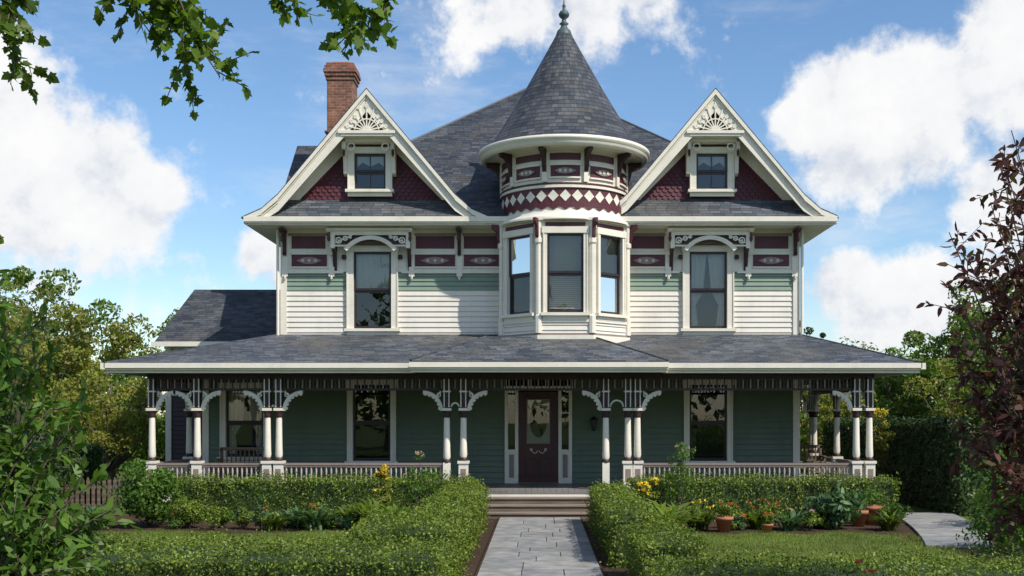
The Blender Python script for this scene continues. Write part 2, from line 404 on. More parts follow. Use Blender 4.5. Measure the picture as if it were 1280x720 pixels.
trim = MB('trim', H)
for x in (-W, W):
    trim.box(x - .02 if x < 0 else x - .14, x + .14 if x < 0 else x + .02, -.05, .12, 4.2, 6.9, CREAM)
trim.box(W - .14, W + .03, -.05, .12, .56, 3.3, CREAM); trim.box(-8.43, -8.27, -.05, .12, .56, 3.3, CREAM)
def fpanel(x0, x1):
    trim.box(x0, x1, -.045, -.03, 5.97, 6.27, MAROON)
    trim.box(x0 - .02, x1 + .02, -.062, -.03, 5.93, 5.97, CREAM); trim.box(x0 - .02, x1 + .02, -.062, -.03, 6.27, 6.31, CREAM)
    xc = (x0 + x1) / 2; L = (x1 - x0) * .36
    trim.xz([(xc - L, 6.12), (xc - L * .5, 6.19), (xc, 6.21), (xc + L * .5, 6.19), (xc + L, 6.12), (xc + L * .5, 6.05), (xc, 6.03), (xc - L * .5, 6.05)], -.06, -.045, TAUPE)
    for k in (-.5, 0, .5): trim.arc(xc + k * L, 6.12, .016, .034, 0, 2 * math.pi, -.072, -.06, CREAM, 8)
for x0, x1 in ((-6.2, -5.32), (-3.12, -2.12), (-1.9, -.95), (2.2, 3.12), (5.32, 6.22)):
    fpanel(x0, x1)
for x0, x1 in ((-6.2, -5.36), (-3.1, -2.14), (-1.9, -.98), (2.15, 3.1), (5.36, 6.2)):
    trim.box(x0, x1, -.045, -.03, 6.42, 6.73, MAROON)
for x0, x1 in ((-W, -4.9), (-3.46, -.85), (2.03, 3.48), (4.92, W)):
    trim.box(x0, x1, -.07, -.03, 5.8, 5.86, CREAM); trim.box(x0, x1, -.06, -.03, 6.74, 6.8, TAUPE)
for x in (-6.36, -5.2, -3.2, -2.01, 2.1, 3.2, 5.2, 6.36):
    trim.box(x - .07, x + .07, -.075, -.03, 5.72, 6.85, CREAM)
    bracket(trim, x, -.075, 6.86, .62, .42, .085, MARD if abs(x) > 6 or abs(x) < 3 else CREAM)
    trim.lathe(x, -.09, [(0, 5.62), (.035, 5.66), (.03, 5.74)], 8, CREAM)
# window hoods
for xc in (-4.18, 4.2):
    y = -.42
    trim.box(xc - 1.0, xc + 1.0, y - .06, -.03, 6.8, 6.87, CREAM)
    trim.box(xc - .98, xc + .98, y, y + .05, 6.7, 6.8, CREAM)
    for sx in (-1, 1):
        trim.box(xc + sx * .93 - .05, xc + sx * .93 + .05, y, y + .07, 6.38, 6.7, CREAM)
        trim.yz([(-.04, 6.7), (y + .07, 6.7), (y + .07, 6.42), (-.2, 6.3), (-.09, 6.0), (-.04, 5.86)], xc + sx * .93 - .045, xc + sx * .93 + .045, MARD)
        trim.bar((xc + sx * .88, 6.44), (xc + sx * .56, 6.44), .04, y + .01, y + .04, CREAM)
        for (dx, dz, r) in ((.78, .57, .075), (.62, .62, .055), (.5, .655, .035)):
            trim.arc(xc + sx * dx, 6.0 + dz, r - .02, r + .01, 0, 2 * math.pi, y + .01, y + .04, CREAM, 10)
            trim.arc(xc + sx * dx, 6.0 + dz, 0.001, r * .35, 0, 2 * math.pi, y + .01, y + .04, CREAM, 6)
        trim.bar((xc + sx * .88, 6.5), (xc + sx * .45, 6.7), .025, y + .012, y + .038, CREAM)
        trim.lathe(xc + sx * .7, -.11, [(0, 6.14), (.05, 6.15), (.06, 6.2), (.05, 6.25), (0, 6.26)], 8, MARD)
    trim.arc(xc, 5.87, .72, .82, R(37), R(143), y - .01, y + .05, CREAM, 14)
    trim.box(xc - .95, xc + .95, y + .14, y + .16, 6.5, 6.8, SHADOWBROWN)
# eaves
trim.box(-7.15, 7.15, -.72, -.02, 6.9, 6.93, CREAM)
trim.box(-7.15, 7.15, -.72, -.68, 6.93, 7.06, CREAM)
for yy, z0, z1 in ((-.80, 6.97, 7.09), (-.76, 6.93, 6.97)):
    trim.box(-7.2, 7.2, yy, -.72, z0, z1, CREAM)
for sx in (-1, 1):
    a, c = sorted((sx * 7.15, sx * 6.5)); trim.box(a, c, -.02, 14, 6.9, 6.93, CREAM)
    a, c = sorted((sx * 7.15, sx * 7.22)); trim.box(a, c, -.72, 14, 6.93, 7.09, CREAM)
for x in (-6.53, 6.53): trim.tube((x, -.09, 6.88), (x, -.09, 4.25), .04, .04, CREAM, 10)
# gables
def gable(xc):
    zt, y0 = 10.17, -.72
    prof = [(0, zt), (2.15, 7.6), (2.55, 7.25), (2.96, 7.07)]
    wd = [.5, .36, .27, .2]
    for sx in (-1, 1):
        for i in range(3):
            (a, za), (c, zc_) = prof[i], prof[i + 1]
            trim.xz([(xc + sx * a, za - .03), (xc + sx * c, zc_ - .03), (xc + sx * c, zc_ - wd[i + 1] if i < 2 else zc_ - .16), (xc + sx * a, za - wd[i])], y0, y0 + .05, CREAM)
            trim.xz([(xc + sx * a, za + .02), (xc + sx * c, zc_ + .02), (xc + sx * c, zc_ - .09), (xc + sx * a, za - .11)], y0 - .07, y0 - .002, CREAM)
            trim.xz([(xc + sx * a, za - .13), (xc + sx * c, zc_ - .11), (xc + sx * c, zc_ - .14), (xc + sx * a, za - .165)], y0 - .03, y0 - .002, CREAM)
            trim.add([(xc + sx * a, y0, za - .12), (xc + sx * c, y0, zc_ - .1), (xc + sx * c, 0, zc_ - .1), (xc + sx * a, 0, za - .12)], [(0, 1, 2, 3)], CREAM)
        trim.xz([(xc, zt - .3), (xc + sx * 2.1, 7.62), (xc + sx * 1.78, 7.62), (xc, zt - .72)], -.1, -.06, CREAM)
    trim.xz([(xc - 2.1, 7.5), (xc + 2.1, 7.5), (xc, zt - .1)], -.05, .05, MARD)
    z = 7.62; r = 0
    while z < 9.6:
        hw = (zt - .45 - z) / 1.2; x = -2.2 + (.075 if r % 2 else 0)
        while x < 2.2:
            if abs(x) < hw and not (abs(x) < .42 and z < 8.95):
                X = xc + x; w = .07; j = random.uniform(-.006, .006)
                trim.add([(X - w, -.058, z + .14), (X - w, -.08 + j, z + .05), (X - w * .6, -.088 + j, z + .012), (X, -.092 + j, z), (X + w * .6, -.088 + j, z + .012), (X + w, -.08 + j, z + .05), (X + w, -.058, z + .14)],
                         [(0, 1, 2, 3, 4, 5, 6)], MAROON)
            x += .15
        z += .095; r += 1
    window(trim, xc, 7.86, 8.76, .78, -.17, .16, head=False, lights=True, deep=.115)
    trim.xz([(xc - .33, 8.45), (xc - .33, 8.7), (xc + .33, 8.7), (xc + .33, 8.45), (xc + .2, 8.56), (xc, 8.45), (xc - .2, 8.56)], -.076, -.072, CURT)
    trim.box(xc - .57, xc + .57, -.5, -.1, 8.98, 9.06, CREAM)
    trim.box(xc - .62, xc + .62, -.74, -.1, 9.06, 9.12, CREAM)
    for sx in (-1, 1):
        trim.yz([(-.1, 8.98), (-.52, 8.98), (-.52, 8.82), (-.42, 8.72), (-.32, 8.6), (-.29, 8.4), (-.26, 8.25), (-.1, 8.2)], xc + sx * .6 - .045, xc + sx * .6 + .045, CREAM)
        trim.lathe(xc + sx * .6, -.47, [(0, 8.6), (.03, 8.66), (.035, 8.75), (.02, 8.83)], 8, MARD)
        trim.arc(xc + sx * .42, 8.86, .07, .1, 0, 6.283, -.5, -.47, CREAM, 10)
    # sunburst fretwork filling the apex
    yb = -.74; zb = 9.12
    trim.box(xc - .7, xc + .7, yb - .03, yb + .04, zb, zb + .07, CREAM)
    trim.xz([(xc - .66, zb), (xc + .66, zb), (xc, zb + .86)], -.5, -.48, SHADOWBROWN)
    for k in range(9):
        a = R(14 + k * 19)
        L = .7 / (abs(math.cos(a)) + .83 * abs(math.sin(a)))
        if 60 < math.degrees(a) < 120: L = .76
        L *= .92
        p = (xc + .1 * math.cos(a), zb + .07 + .1 * math.sin(a)); q = (xc + L * math.cos(a), zb + .06 + L * math.sin(a))
        trim.bar(p, q, .03, yb, yb + .03, CREAM)
        trim.arc(xc + .87 * L * math.cos(a), zb + .06 + .87 * L * math.sin(a), .02, .05, 0, 2 * math.pi, yb - .005, yb + .035, CREAM, 8)
    trim.arc(xc, zb + .06, .0, .11, 0, math.pi, yb - .02, yb + .04, CREAM, 8)
    trim.arc(xc, zb + .06, .28, .31, R(8), R(172), yb - .003, yb + .033, CREAM, 12)
    pent.slab([(xc - 2.8, -.72, 7.1), (xc + 2.8, -.72, 7.1), (xc + 2.1, -.06, 7.64), (xc - 2.1, -.06, 7.64)], .03, PSLATE)
    for sx in (-1, 1):
        for i in range(3):
            (a, za), (c, zc_) = prof[i], prof[i + 1]
            pts = [(xc + sx * c, -.79, zc_ + .05), (xc + sx * a, -.79, za + .05), (xc + sx * a, 3.9, za + .05), (xc + sx * c, 3.9, zc_ + .05)]
            if sx > 0: pts = pts[::-1]
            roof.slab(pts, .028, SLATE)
pent = MB('pent_roofs', H); roof = MB('main_roof', H)
gable(-4.22); gable(4.27)
pent.build()
zb, za = 7.06, 12.5
c = [(-7.25, -.74, zb), (7.25, -.74, zb), (7.25, 14.7, zb), (-7.25, 14.7, zb)]
r1, r2 = (-.35, 7.0, za), (.35, 7.0, za)
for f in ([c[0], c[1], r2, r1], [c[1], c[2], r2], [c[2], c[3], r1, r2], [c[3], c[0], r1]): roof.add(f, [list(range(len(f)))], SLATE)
for sx in (-1,):
    for (ya, yb_) in ((2.0, 5.0), (8.0, 5.0)):
        pts = [(sx * 7.15, ya, 7.4), (sx * 3.2, ya, 7.4), (sx * 3.2, yb_, 10.2), (sx * 7.15, yb_, 10.2)]
        roof.slab(pts, .06, SLATE, CREAM)
    roof.add([(sx * 6.5, 2.2, 7), (sx * 6.5, 7.8, 7), (sx * 6.5, 5, 10.1)], [(0, 1, 2)], GREEN)
roof.tube((-.35, 7, za), (.35, 7, za), .06, .06, FLASH)
for p in (c[0], c[1]): roof.tube(p, r1 if p[0] < 0 else r2, .035, .035, FLASH)
roof.build()
trim.build()

wins = MB('upper_windows', H)
for i, (xc, z0, z1, w) in enumerate(win2): window(wins, xc, z0, z1, w, -.03, .17, curtain=(i == 1), sheer=.48 if i == 0 else 0, head=False)
wins.build()
wg = MB('lower_windows', H)
for i, (xc, z0, z1, w) in enumerate(gwin): window(wg, xc, z0, z1, w, -.03, .14, curtain=(i == 2), blind=.0, head=False)
wg.build()

# chimney
ch = MB('chimney', H)
ch.box(-5.84, -5.12, 2.7, 3.4, 7.5, 11.45, BRICK)
for i, e in enumerate((.03, .06, .09, .06)): ch.box(-5.84 - e, -5.12 + e, 2.7 - e, 3.4 + e, 11.45 + i * .1 + .001, 11.55 + i * .1, BRICK)
ch.box(-5.86, -5.1, 2.68, 3.42, 11.85, 11.93, BRICK); ch.box(-5.7, -5.26, 2.84, 3.26, 11.93, 12.0, TERRA)
ch.box(-5.9, -5.06, 2.64, 3.46, 10.0, 10.06, BRICK)
ch.build(.008)

# ---------------------------------------------------------------- tower
CX, CY = .6, 0.0
tw = MB('turret', H)
ap = 1.53; hs = ap * math.tan(math.pi / 8)
for k in range(-2, 3):
    tw.M = Matrix.Translation((CX, CY, 0)) @ Matrix.Rotation(k * math.pi / 4, 4, 'Z')
    y = -ap
    if abs(k) < 2:
        ww = .86 if k == 0 else .8
        siding(tw, -hs, hs, 4.15, 4.52, y, [], CREAM2, .12)
        for sx in (-1, 1):
            a, b_ = sorted((sx * (ww / 2 + .05), sx * hs)); tw.box(a, b_, y - .004, y + .1, 4.5, 6.86, CREAM)
        tw.box(-ww / 2 - .05, ww / 2 + .05, y - .004, y + .1, 6.65, 6.86, CREAM)
        window(tw, 0, 4.68, 6.56, ww, y - .005, .1, blind=.93 if k == 0 else .5, head=False)
        tw.box(-hs + .16, hs - .16, y - .03, y - .004, 6.73, 6.82, MAROON)
        tw.box(-hs, hs, y - .05, y, 4.46, 4.52, CREAM)
    else:
        tw.box(-hs, hs, y, y + .1, 4.15, 6.86, CREAM)
    tw.box(-hs - .03, hs + .03, y - .07, y + .1, 4.0, 4.15, CREAM)
    tw.box(-hs - .01, hs + .01, y - .045, y + .1, 4.15, 4.2, TAUPE)
    tw.box(-hs - .03, hs + .03, y - .1, y + .1, 6.86, 6.93, CREAM)
tw.M = Matrix.Identity(4)
rv = ap / math.cos(math.pi / 8)
for k in range(-2, 2):
    a = (k + .5) * math.pi / 4
    px, py = CX + rv * math.sin(a), CY - rv * math.cos(a)
    tw.lathe(px, py, [(.0, 4.2), (.09, 4.2), (.09, 4.6), (.07, 4.64), (.07, 6.3), (.1, 6.34), (.1, 6.44), (.075, 6.46), (.085, 6.86), (0, 6.86)], 8, CREAM, False)
    tw.M = Matrix.Translation((px, py, 0)) @ Matrix.Rotation(a, 4, 'Z')
    tw.yz([(0, 6.9), (-.26, 6.9), (-.26, 6.8), (-.15, 6.72), (-.12, 6.5), (-.07, 6.4), (0, 6.4)], -.035, .035, MAROON)
    tw.M = Matrix.Identity(4)
tw.lathe(CX, CY, [(1.72, 6.88), (1.72, 6.94), (1.66, 6.97), (1.58, 7.02), (1.54, 7.12), (1.53, 7.2), (1.53, 8.6)], 64, CREAM)
tw.rpatch(CX, CY, 1.5, 1.56, -math.pi, math.pi, 7.2, 7.64, MAROON, 64)
tw.rpatch(CX, CY, 1.5, 1.60, -math.pi, math.pi, 7.64, 7.70, CREAM, 64)
tw.rpatch(CX, CY, 1.5, 1.585, -math.pi, math.pi, 7.73, 7.76, MAROON, 64)
nd = 34
for i in range(nd):
    a = 2 * math.pi * i / nd
    def P(aa, z, r=1.572): return (CX + r * math.sin(aa), CY - r * math.cos(aa), z)
    d = math.pi / nd * .92
    tw.add([P(a - d, 7.45), P(a, 7.31), P(a + d, 7.45), P(a, 7.59)], [(0, 1, 2, 3)], CREAM)
    tw.add([P(a - d, 7.2, 1.566), P(a, 7.12, 1.562), P(a + d, 7.2, 1.566)], [(0, 1, 2)], MAROON)
npn = 10
for i in range(npn):
    a = 2 * math.pi * i / npn; h_ = math.pi / npn
    tw.rpatch(CX, CY, 1.5, 1.552, a - h_ * .72, a + h_ * .72, 7.9, 8.17, MAROON, 4)
    tw.rpatch(CX, CY, 1.5, 1.552, a - h_ * .76, a + h_ * .76, 8.3, 8.46, MAROON, 4)
    tw.rpatch(CX, CY, 1.5, 1.575, a - h_ * .76, a + h_ * .76, 7.86, 7.9, CREAM, 4); tw.rpatch(CX, CY, 1.5, 1.575, a - h_ * .76, a + h_ * .76, 8.17, 8.21, CREAM, 4)
    tw.M = Matrix.Translation((CX, CY, 0)) @ Matrix.Rotation(a, 4, 'Z')
    tw.xz([(-.26, 8.035), (-.14, 8.09), (0, 8.11), (.14, 8.09), (.26, 8.035), (.14, 7.98), (0, 7.96), (-.14, 7.98)], -1.575, -1.555, TAUPE)
    for q in (-.12, 0, .12): tw.arc(q, 8.035, .015, .035, 0, 6.283, -1.588, -1.575, CREAM, 8)
    tw.M = Matrix.Translation((CX, CY, 0)) @ Matrix.Rotation(a + h_, 4, 'Z')
    tw.box(-.055, .055, -1.6, -1.5, 7.78, 8.5, CREAM)
    tw.yz([(-1.58, 8.55), (-1.93, 8.55), (-1.93, 8.47), (-1.82, 8.44), (-1.7, 8.34), (-1.66, 8.16), (-1.61, 8.02), (-1.58, 8.0)], -.05, .05, MARD)
    tw.M = Matrix.Identity(4)
tw.lathe(CX, CY, [(1.5, 8.5), (1.6, 8.52), (1.62, 8.56), (1.95, 8.56), (1.97, 8.53), (2.03, 8.53), (2.09, 8.6), (2.09, 8.66), (2.13, 8.68), (2.13, 8.76), (2.0, 8.77)], 72, CREAM)
prof = [(2.06, 8.77), (1.93, 8.87), (1.78, 9.04), (1.58, 9.33), (1.3, 9.8), (1.0, 10.3), (.7, 10.84), (.4, 11.38), (.13, 11.88)]
n = 64; vs = []; fs = []; uvs = []; L = [0]
for i in range(1, len(prof)): L.append(L[-1] + math.dist(prof[i], prof[i - 1]))
for r_, z_ in prof:
    for i in range(n + 1):
        a = 2 * math.pi * i / n; vs.append((CX + r_ * math.cos(a), CY + r_ * math.sin(a), z_))
for j in range(len(prof) - 1):
    for i in range(n):
        fs.append((j * (n + 1) + i, j * (n + 1) + i + 1, (j + 1) * (n + 1) + i + 1, (j + 1) * (n + 1) + i))
        u0, u1 = 2 * math.pi * i / n * 1.6, 2 * math.pi * (i + 1) / n * 1.6
        uvs.append([(u0, L[j]), (u1, L[j]), (u1, L[j + 1]), (u0, L[j + 1])])
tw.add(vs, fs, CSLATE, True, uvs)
tw.lathe(CX, CY, [(.2, 11.76), (.17, 11.86), (.1, 11.93), (.07, 12.0), (.12, 12.04), (.06, 12.09), (.05, 12.16), (.12, 12.22), (.14, 12.28), (.1, 12.35), (.04, 12.39), (.035, 12.46), (.05, 12.49), (.02, 12.54), (.006, 12.72)], 16, COPPER)
tw.build()

# ---------------------------------------------------------------- porch
pr = MB('porch_roof', H)
e0, e1, eb, yf = -9.68, 8.48, 3.43, -3.0
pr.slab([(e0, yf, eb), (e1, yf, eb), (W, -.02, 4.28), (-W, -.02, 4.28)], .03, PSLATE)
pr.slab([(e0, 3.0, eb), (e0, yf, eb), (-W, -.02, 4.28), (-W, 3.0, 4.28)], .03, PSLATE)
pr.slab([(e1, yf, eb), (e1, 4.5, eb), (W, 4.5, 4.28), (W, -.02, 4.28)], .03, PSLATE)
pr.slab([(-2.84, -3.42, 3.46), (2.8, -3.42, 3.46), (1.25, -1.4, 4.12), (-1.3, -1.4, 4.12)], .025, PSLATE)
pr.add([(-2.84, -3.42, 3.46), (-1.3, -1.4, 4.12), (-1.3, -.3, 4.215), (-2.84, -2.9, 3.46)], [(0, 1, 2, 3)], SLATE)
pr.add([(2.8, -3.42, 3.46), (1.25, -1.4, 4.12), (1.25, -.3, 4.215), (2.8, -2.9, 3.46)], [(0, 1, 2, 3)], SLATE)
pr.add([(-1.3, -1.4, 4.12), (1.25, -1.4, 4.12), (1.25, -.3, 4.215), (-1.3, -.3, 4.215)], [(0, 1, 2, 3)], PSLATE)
for p, q in (((e0, yf, eb), (-W, 0, 4.28)), ((e1, yf, eb), (W, 0, 4.28)), ((-2.84, -3.42, 3.46), (-1.3, -1.4, 4.12)), ((2.8, -3.42, 3.46), (1.25, -1.4, 4.12))): pr.tube(p, q, .03, .03, SLATE)
pr.build()
pt = MB('porch_trim', H)
def gut(x0, x1, y, sgn=-1):
    pt.box(x0, x1, y, y + .04, 3.2, 3.38, CREAM); pt.box(x0 - .02, x1 + .02, y - .1, y - .002, 3.31, 3.42, CREAM); pt.box(x0 - .01, x1 + .01, y - .05, y - .002, 3.26, 3.31, CREAM)
gut(e0, -2.84, yf); gut(2.8, e1, yf); gut(-2.84, 2.8, -3.42)
for a, c_ in ((-2.84, -2.8), (2.76, 2.8)): pt.box(a, c_, -3.38, -2.9, 3.2, 3.42, CREAM)
pt.box(e0 - .1, e0, yf - .1, 3, 3.28, 3.42, CREAM); pt.box(e1, e1 + .1, yf - .1, 4.5, 3.28, 3.42, CREAM)
pt.box(e0, e0 + .04, yf + .04, 3, 3.2, 3.38, CREAM); pt.box(e1 - .04, e1, yf + .04, 4.5, 3.2, 3.38, CREAM)
pt.box(e0 + .04, e1 - .04, yf + .04, -.03, 3.225, 3.25, CEIL); pt.box(e0 + .04, -8.45, -.03, 3, 3.225, 3.25, CEIL); pt.box(6.5, e1 - .04, -.03, 4.5, 3.225, 3.25, CEIL)
pt.box(-2.8, 2.76, -3.38, yf + .04, 3.225, 3.25, CEIL)
XL, XR, YP = -8.83, 7.5, -2.5
pt.box(XL - .09, XR + .09, YP - .09, YP + .09, 3.12, 3.222, MARD)
pt.box(XR - .09, XR + .09, YP + .09, 4.4, 3.12, 3.222, MARD); pt.box(XL - .09, XL + .09, YP + .09, 2.8, 3.12, 3.222, MARD)
def frieze(x0, x1, y, M=None):
    if M is not None: pt.M = M
    pt.box(x0, x1, y - .04, y + .04, 2.82, 2.87, MARD)
    pt.box(x0, x1, y - .03, y + .03, 3.07, 3.119, MARD)
    k = int((x1 - x0) / .085)
    for i in range(k + 1):
        x = x0 + (x1 - x0) * (i + .5) / (k + 1)
        pt.box(x - .014, x + .014, y - .014, y + .014, 2.87, 3.07, TAUPE if i % 2 else MARD)
    pt.M = Matrix.Identity(4)
def spandrel(x, y, s, M=None):
    if M is not None: pt.M = M
    r = .46; zc = 2.36
    pt.arc(x + s * r, zc, r - .075, r + .0, math.pi / 2 if s > 0 else 0, math.pi if s > 0 else math.pi / 2, y - .035, y + .035, CREAM, 10)
    for k in range(6):
        a = R(8 + k * 15); a = math.pi - a if s > 0 else a
        pt.arc(x + s * r + (r - .07) * math.cos(a), zc + (r - .07) * math.sin(a), .0, .045, 0, 6.283, y - .026, y + .026, CREAM, 8)
    pt.bar((x + s * .05, 2.8), (x + s * .17, 2.68), .04, y - .02, y + .02, CREAM)
    pt.arc(x + s * .1, 2.72, .03, .055, 0, 6.283, y - .024, y + .024, CREAM, 8)
    pt.M = Matrix.Identity(4)
def post(x, y, ped=True):
    z = .56
    if ped:
        pt.box(x - .13, x + .13, y - .13, y + .13, z, z + .08, CREAM); pt.box(x - .105, x + .105, y - .105, y + .105, z + .08, z + .6, CREAM)
        pt.box(x - .13, x + .13, y - .13, y + .13, z + .6, z + .66, CREAM); pt.box(x - .06, x + .06, y - .112, y - .105, z + .2, z + .48, TAUPE)
        b0 = z + .66
    else:
        pt.box(x - .08, x + .08, y - .08, y + .08, z, z + .62, CREAM); b0 = z + .62
    pt.lathe(x, y, [(.095, b0), (.1, b0 + .04), (.075, b0 + .08)], 14, MARD)
    pt.lathe(x, y, [(.07, b0 + .08), (.085, b0 + .14), (.078, b0 + .3), (.068, 2.15), (.064, 2.2)], 14, CREAM)
    pt.lathe(x, y, [(.064, 2.2), (.09, 2.23), (.07, 2.27), (.1, 2.32), (.1, 2.36)], 14, MARD)
    pt.box(x - .105, x + .105, y - .105, y + .105, 2.36, 2.42, CREAM)
    pt.box(x - .075, x + .075, y - .075, y + .075, 2.42, 3.119, MARD)
    for sx in (-1, 1): pt.box(x + sx * .055 - .012, x + sx * .055 + .012, y - .088, y - .0751, 2.44, 3.08, CREAM)
    pt.box(x - .09, x + .09, y - .095, y + .09, 2.78, 2.815, CREAM)
front = [-8.83, -7.8, -6.2, -5.94, -2.12, -1.74, 1.5, 2.0, 2.22, 7.2, 7.5]
for i, x in enumerate(front):
    post(x, YP, ped=x not in (-2.12, 1.5))
for i in range(len(front) - 1):
    a, c_ = front[i], front[i + 1]
    if c_ - a > .6:
        frieze(a + .08, c_ - .08, YP); spandrel(a + .08, YP, 1); spandrel(c_ - .08, YP, -1)
    else:
        frieze(a + .08, c_ - .08, YP); xm = (a + c_) / 2
        if c_ - a > .24: pt.arc(xm, 2.45, (c_ - a) / 2 - .12, (c_ - a) / 2 - .085, 0, math.pi, YP - .02, YP + .02, CREAM, 8)
MR = Matrix.Translation((XR, 0, 0)) @ Matrix.Rotation(math.pi / 2, 4, 'Z')
ys = [-2.5, .3, 2.9]
for y in ys[1:]: post(XR, y)
post(XR, 2.62)
for a, c_ in ((-2.5, .3), (.3, 2.62)):
    frieze(a + .08, c_ - .08, 0, MR); spandrel(a + .08, 0, 1, MR); spandrel(c_ - .08, 0, -1, MR)
ML = Matrix.Translation((XL, 0, 0)) @ Matrix.Rotation(math.pi / 2, 4, 'Z')
post(XL, .2); post(XL, 2.8)
for a, c_ in ((-2.5, .2), (.2, 2.8)):
    frieze(a + .08, c_ - .08, 0, ML); spandrel(a + .08, 0, 1, ML); spandrel(c_ - .08, 0, -1, ML)
pt.build()
bal = MB('porch_railing', H)
BALP = paint('baluster_paint', (.42, .37, .32), .12)
def rail(x0, x1, y, M=None):
    if M is not None: bal.M = M
    bal.box(x0, x1, y - .04, y + .04, 1.12, 1.17, TAUPE); bal.box(x0, x1, y - .025, y + .025, 1.08, 1.12, TAUPE); bal.box(x0, x1, y - .03, y + .03, .66, .71, TAUPE)
    k = int((x1 - x0) / .115)
    for i in range(k + 1):
        x = x0 + (x1 - x0) * (i + .5) / (k + 1)
        bal.lathe(x, y, [(.014, .71), (.024, .8), (.014, .88), (.024, .98), (.014, 1.08)], 6, BALP)
    bal.M = Matrix.Identity(4)
for a, c_ in ((-8.72, -7.9), (-7.7, -6.3), (-5.83, -2.2), (2.32, 7.1)): rail(a, c_, YP)
rail(-2.4, .2, 0, MR); rail(.4, 2.5, 0, MR); rail(-2.4, .1, 0, ML)
bal.build()
fl = MB('porch_floor', H)
x = -9.15
while x < 7.8:
    fl.box(x, x + .135, -2.72, -.025, .5, .56, GREYW); x += .14
fl.box(-9.15, 7.8, -2.7, -2.62, .3, .499, CREAM)
fl.box(6.5, 7.8, -.02, 4.4, .5, .56, GREYW); fl.box(-9.15, -8.45, -.02, 3, .5, .56, GREYW)
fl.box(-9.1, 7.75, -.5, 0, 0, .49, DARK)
fl.box(7.7, 7.74, -2.6, 4.4, 0, .49, CREAM)
fl.build()
st = MB('front_steps', H)
for i, z in enumerate((.42, .28, .14)):
    yy = -2.72 - .34 * (i + 1)
    st.box(-1.28 - .02 * i, 1.2 + .02 * i, yy, yy + .38, z - .04, z, TREAD)
    st.box(-1.24, 1.16, yy + .03, yy + .05, z - .14, z - .04, WOOD)
for sx in (-1.36, 1.22): st.yz([(-2.7, 0), (-3.8, 0), (-3.8, .1), (-2.75, .52), (-2.7, .52)], sx, sx + .07, TAUPE)
st.build(.006)
# door
dr = MB('front_door', H)
x0, x1, zt = -.53, .45, 2.84
dr.box(x0, x1, .0, .05, .58, zt, DOORP)
def fr(xa, xb, za_, zb_, y0, y1, w, m):
    dr.box(xa, xb, y0, y1, za_, za_ + w, m); dr.box(xa, xb, y0, y1, zb_ - w, zb_, m)
    dr.box(xa, xa + w, y0, y1, za_ + w, zb_ - w, m); dr.box(xb - w, xb, y0, y1, za_ + w, zb_ - w, m)
fr(x0, x1, .58, zt, -.025, -.001, .09, DOORP)
fr(x0 + .2, x1 - .2, 1.55, zt - .18, -.035, -.001, .022, TAUPE)
dr.box(x0 + .222, x1 - .222, -.012, -.001, 1.572, zt - .202, BLIND)
dr.add([(x0 + .222, -.02, 1.572), (x1 - .222, -.02, 1.572), (x1 - .222, -.02, zt - .202), (x0 + .222, -.02, zt - .202)], [(0, 1, 2, 3)], GLASS)
xm = (x0 + x1) / 2
dr.arc(xm, 2.1, .0, .4, 0, 6.283, -.017, -.0125, DARK, 20, .52)
dr.arc(xm, 2.1, .4, .42, 0, 6.283, -.032, -.021, TAUPE, 20, .53)
for sx in (-1, 1):
    dr.arc(xm + sx * .09, 1.38, .06, .075, R(180), R(360), -.034, -.012, CURT, 8); dr.arc(xm + sx * .18, 1.4, .015, .035, 0, 6.283, -.034, -.012, CURT, 8)
fr(x0 + .16, xm - .03, .72, 1.2, -.03, -.001, .03, MARD); fr(xm + .03, x1 - .16, .72, 1.2, -.03, -.001, .03, MARD)
dr.lathe(x1 - .06, -.05, [(0, 1.52), (.028, 1.53), (.035, 1.56), (.028, 1.59), (0, 1.6)], 10, COPPER)
for a, c_ in ((-.88, -.80), (-.62, -.54), (.46, .54), (.72, .80)): dr.box(a, c_, -.07, .1, .56, 2.92, CREAM)
for a, c_ in ((-.80, -.62), (.54, .72)):
    dr.box(a, c_, -.05, .1, .56, 1.4, CREAM); dr.box(a + .03, c_ - .03, -.058, -.051, .7, 1.28, TAUPE)
    dr.box(a, c_, .05, .1, 1.4, 2.92, DARK); dr.add([(a, .0, 1.4), (c_, .0, 1.4), (c_, .0, 2.92), (a, .0, 2.92)], [(0, 1, 2, 3)], GLASS)
    dr.box(a, c_, -.04, -.01, 2.3, 2.33, CREAM)
dr.box(-.9, .82, -.09, .1, 2.92, 2.98, CREAM); dr.box(-.9, .82, -.07, .1, 3.16, 3.22, CREAM)
dr.box(-.88, .8, .05, .1, 2.98, 3.16, DARK); dr.add([(-.88, 0, 2.98), (.8, 0, 2.98), (.8, 0, 3.16), (-.88, 0, 3.16)], [(0, 1, 2, 3)], GLASS)
for x in (-.88, -.32, .2, .76): dr.box(x, x + .05, -.06, .04, 2.98, 3.16, CREAM)
dr.box(x0 - .01, x1 + .01, -.12, .02, .56, .59, WOOD)
dr.build()
ln = MB('wall_lantern', H)
ln.box(1.3, 1.38, -.05, -.02, 1.95, 2.2, IRON); ln.tube((1.34, -.04, 2.16), (1.34, -.17, 2.22), .012, .012, IRON)
ln.lathe(1.34, -.17, [(0, 2.24), (.1, 2.16), (.09, 2.15), (.075, 2.14), (.055, 1.92), (.06, 1.9), (0, 1.86)], 8, IRON, False)
ln.build()
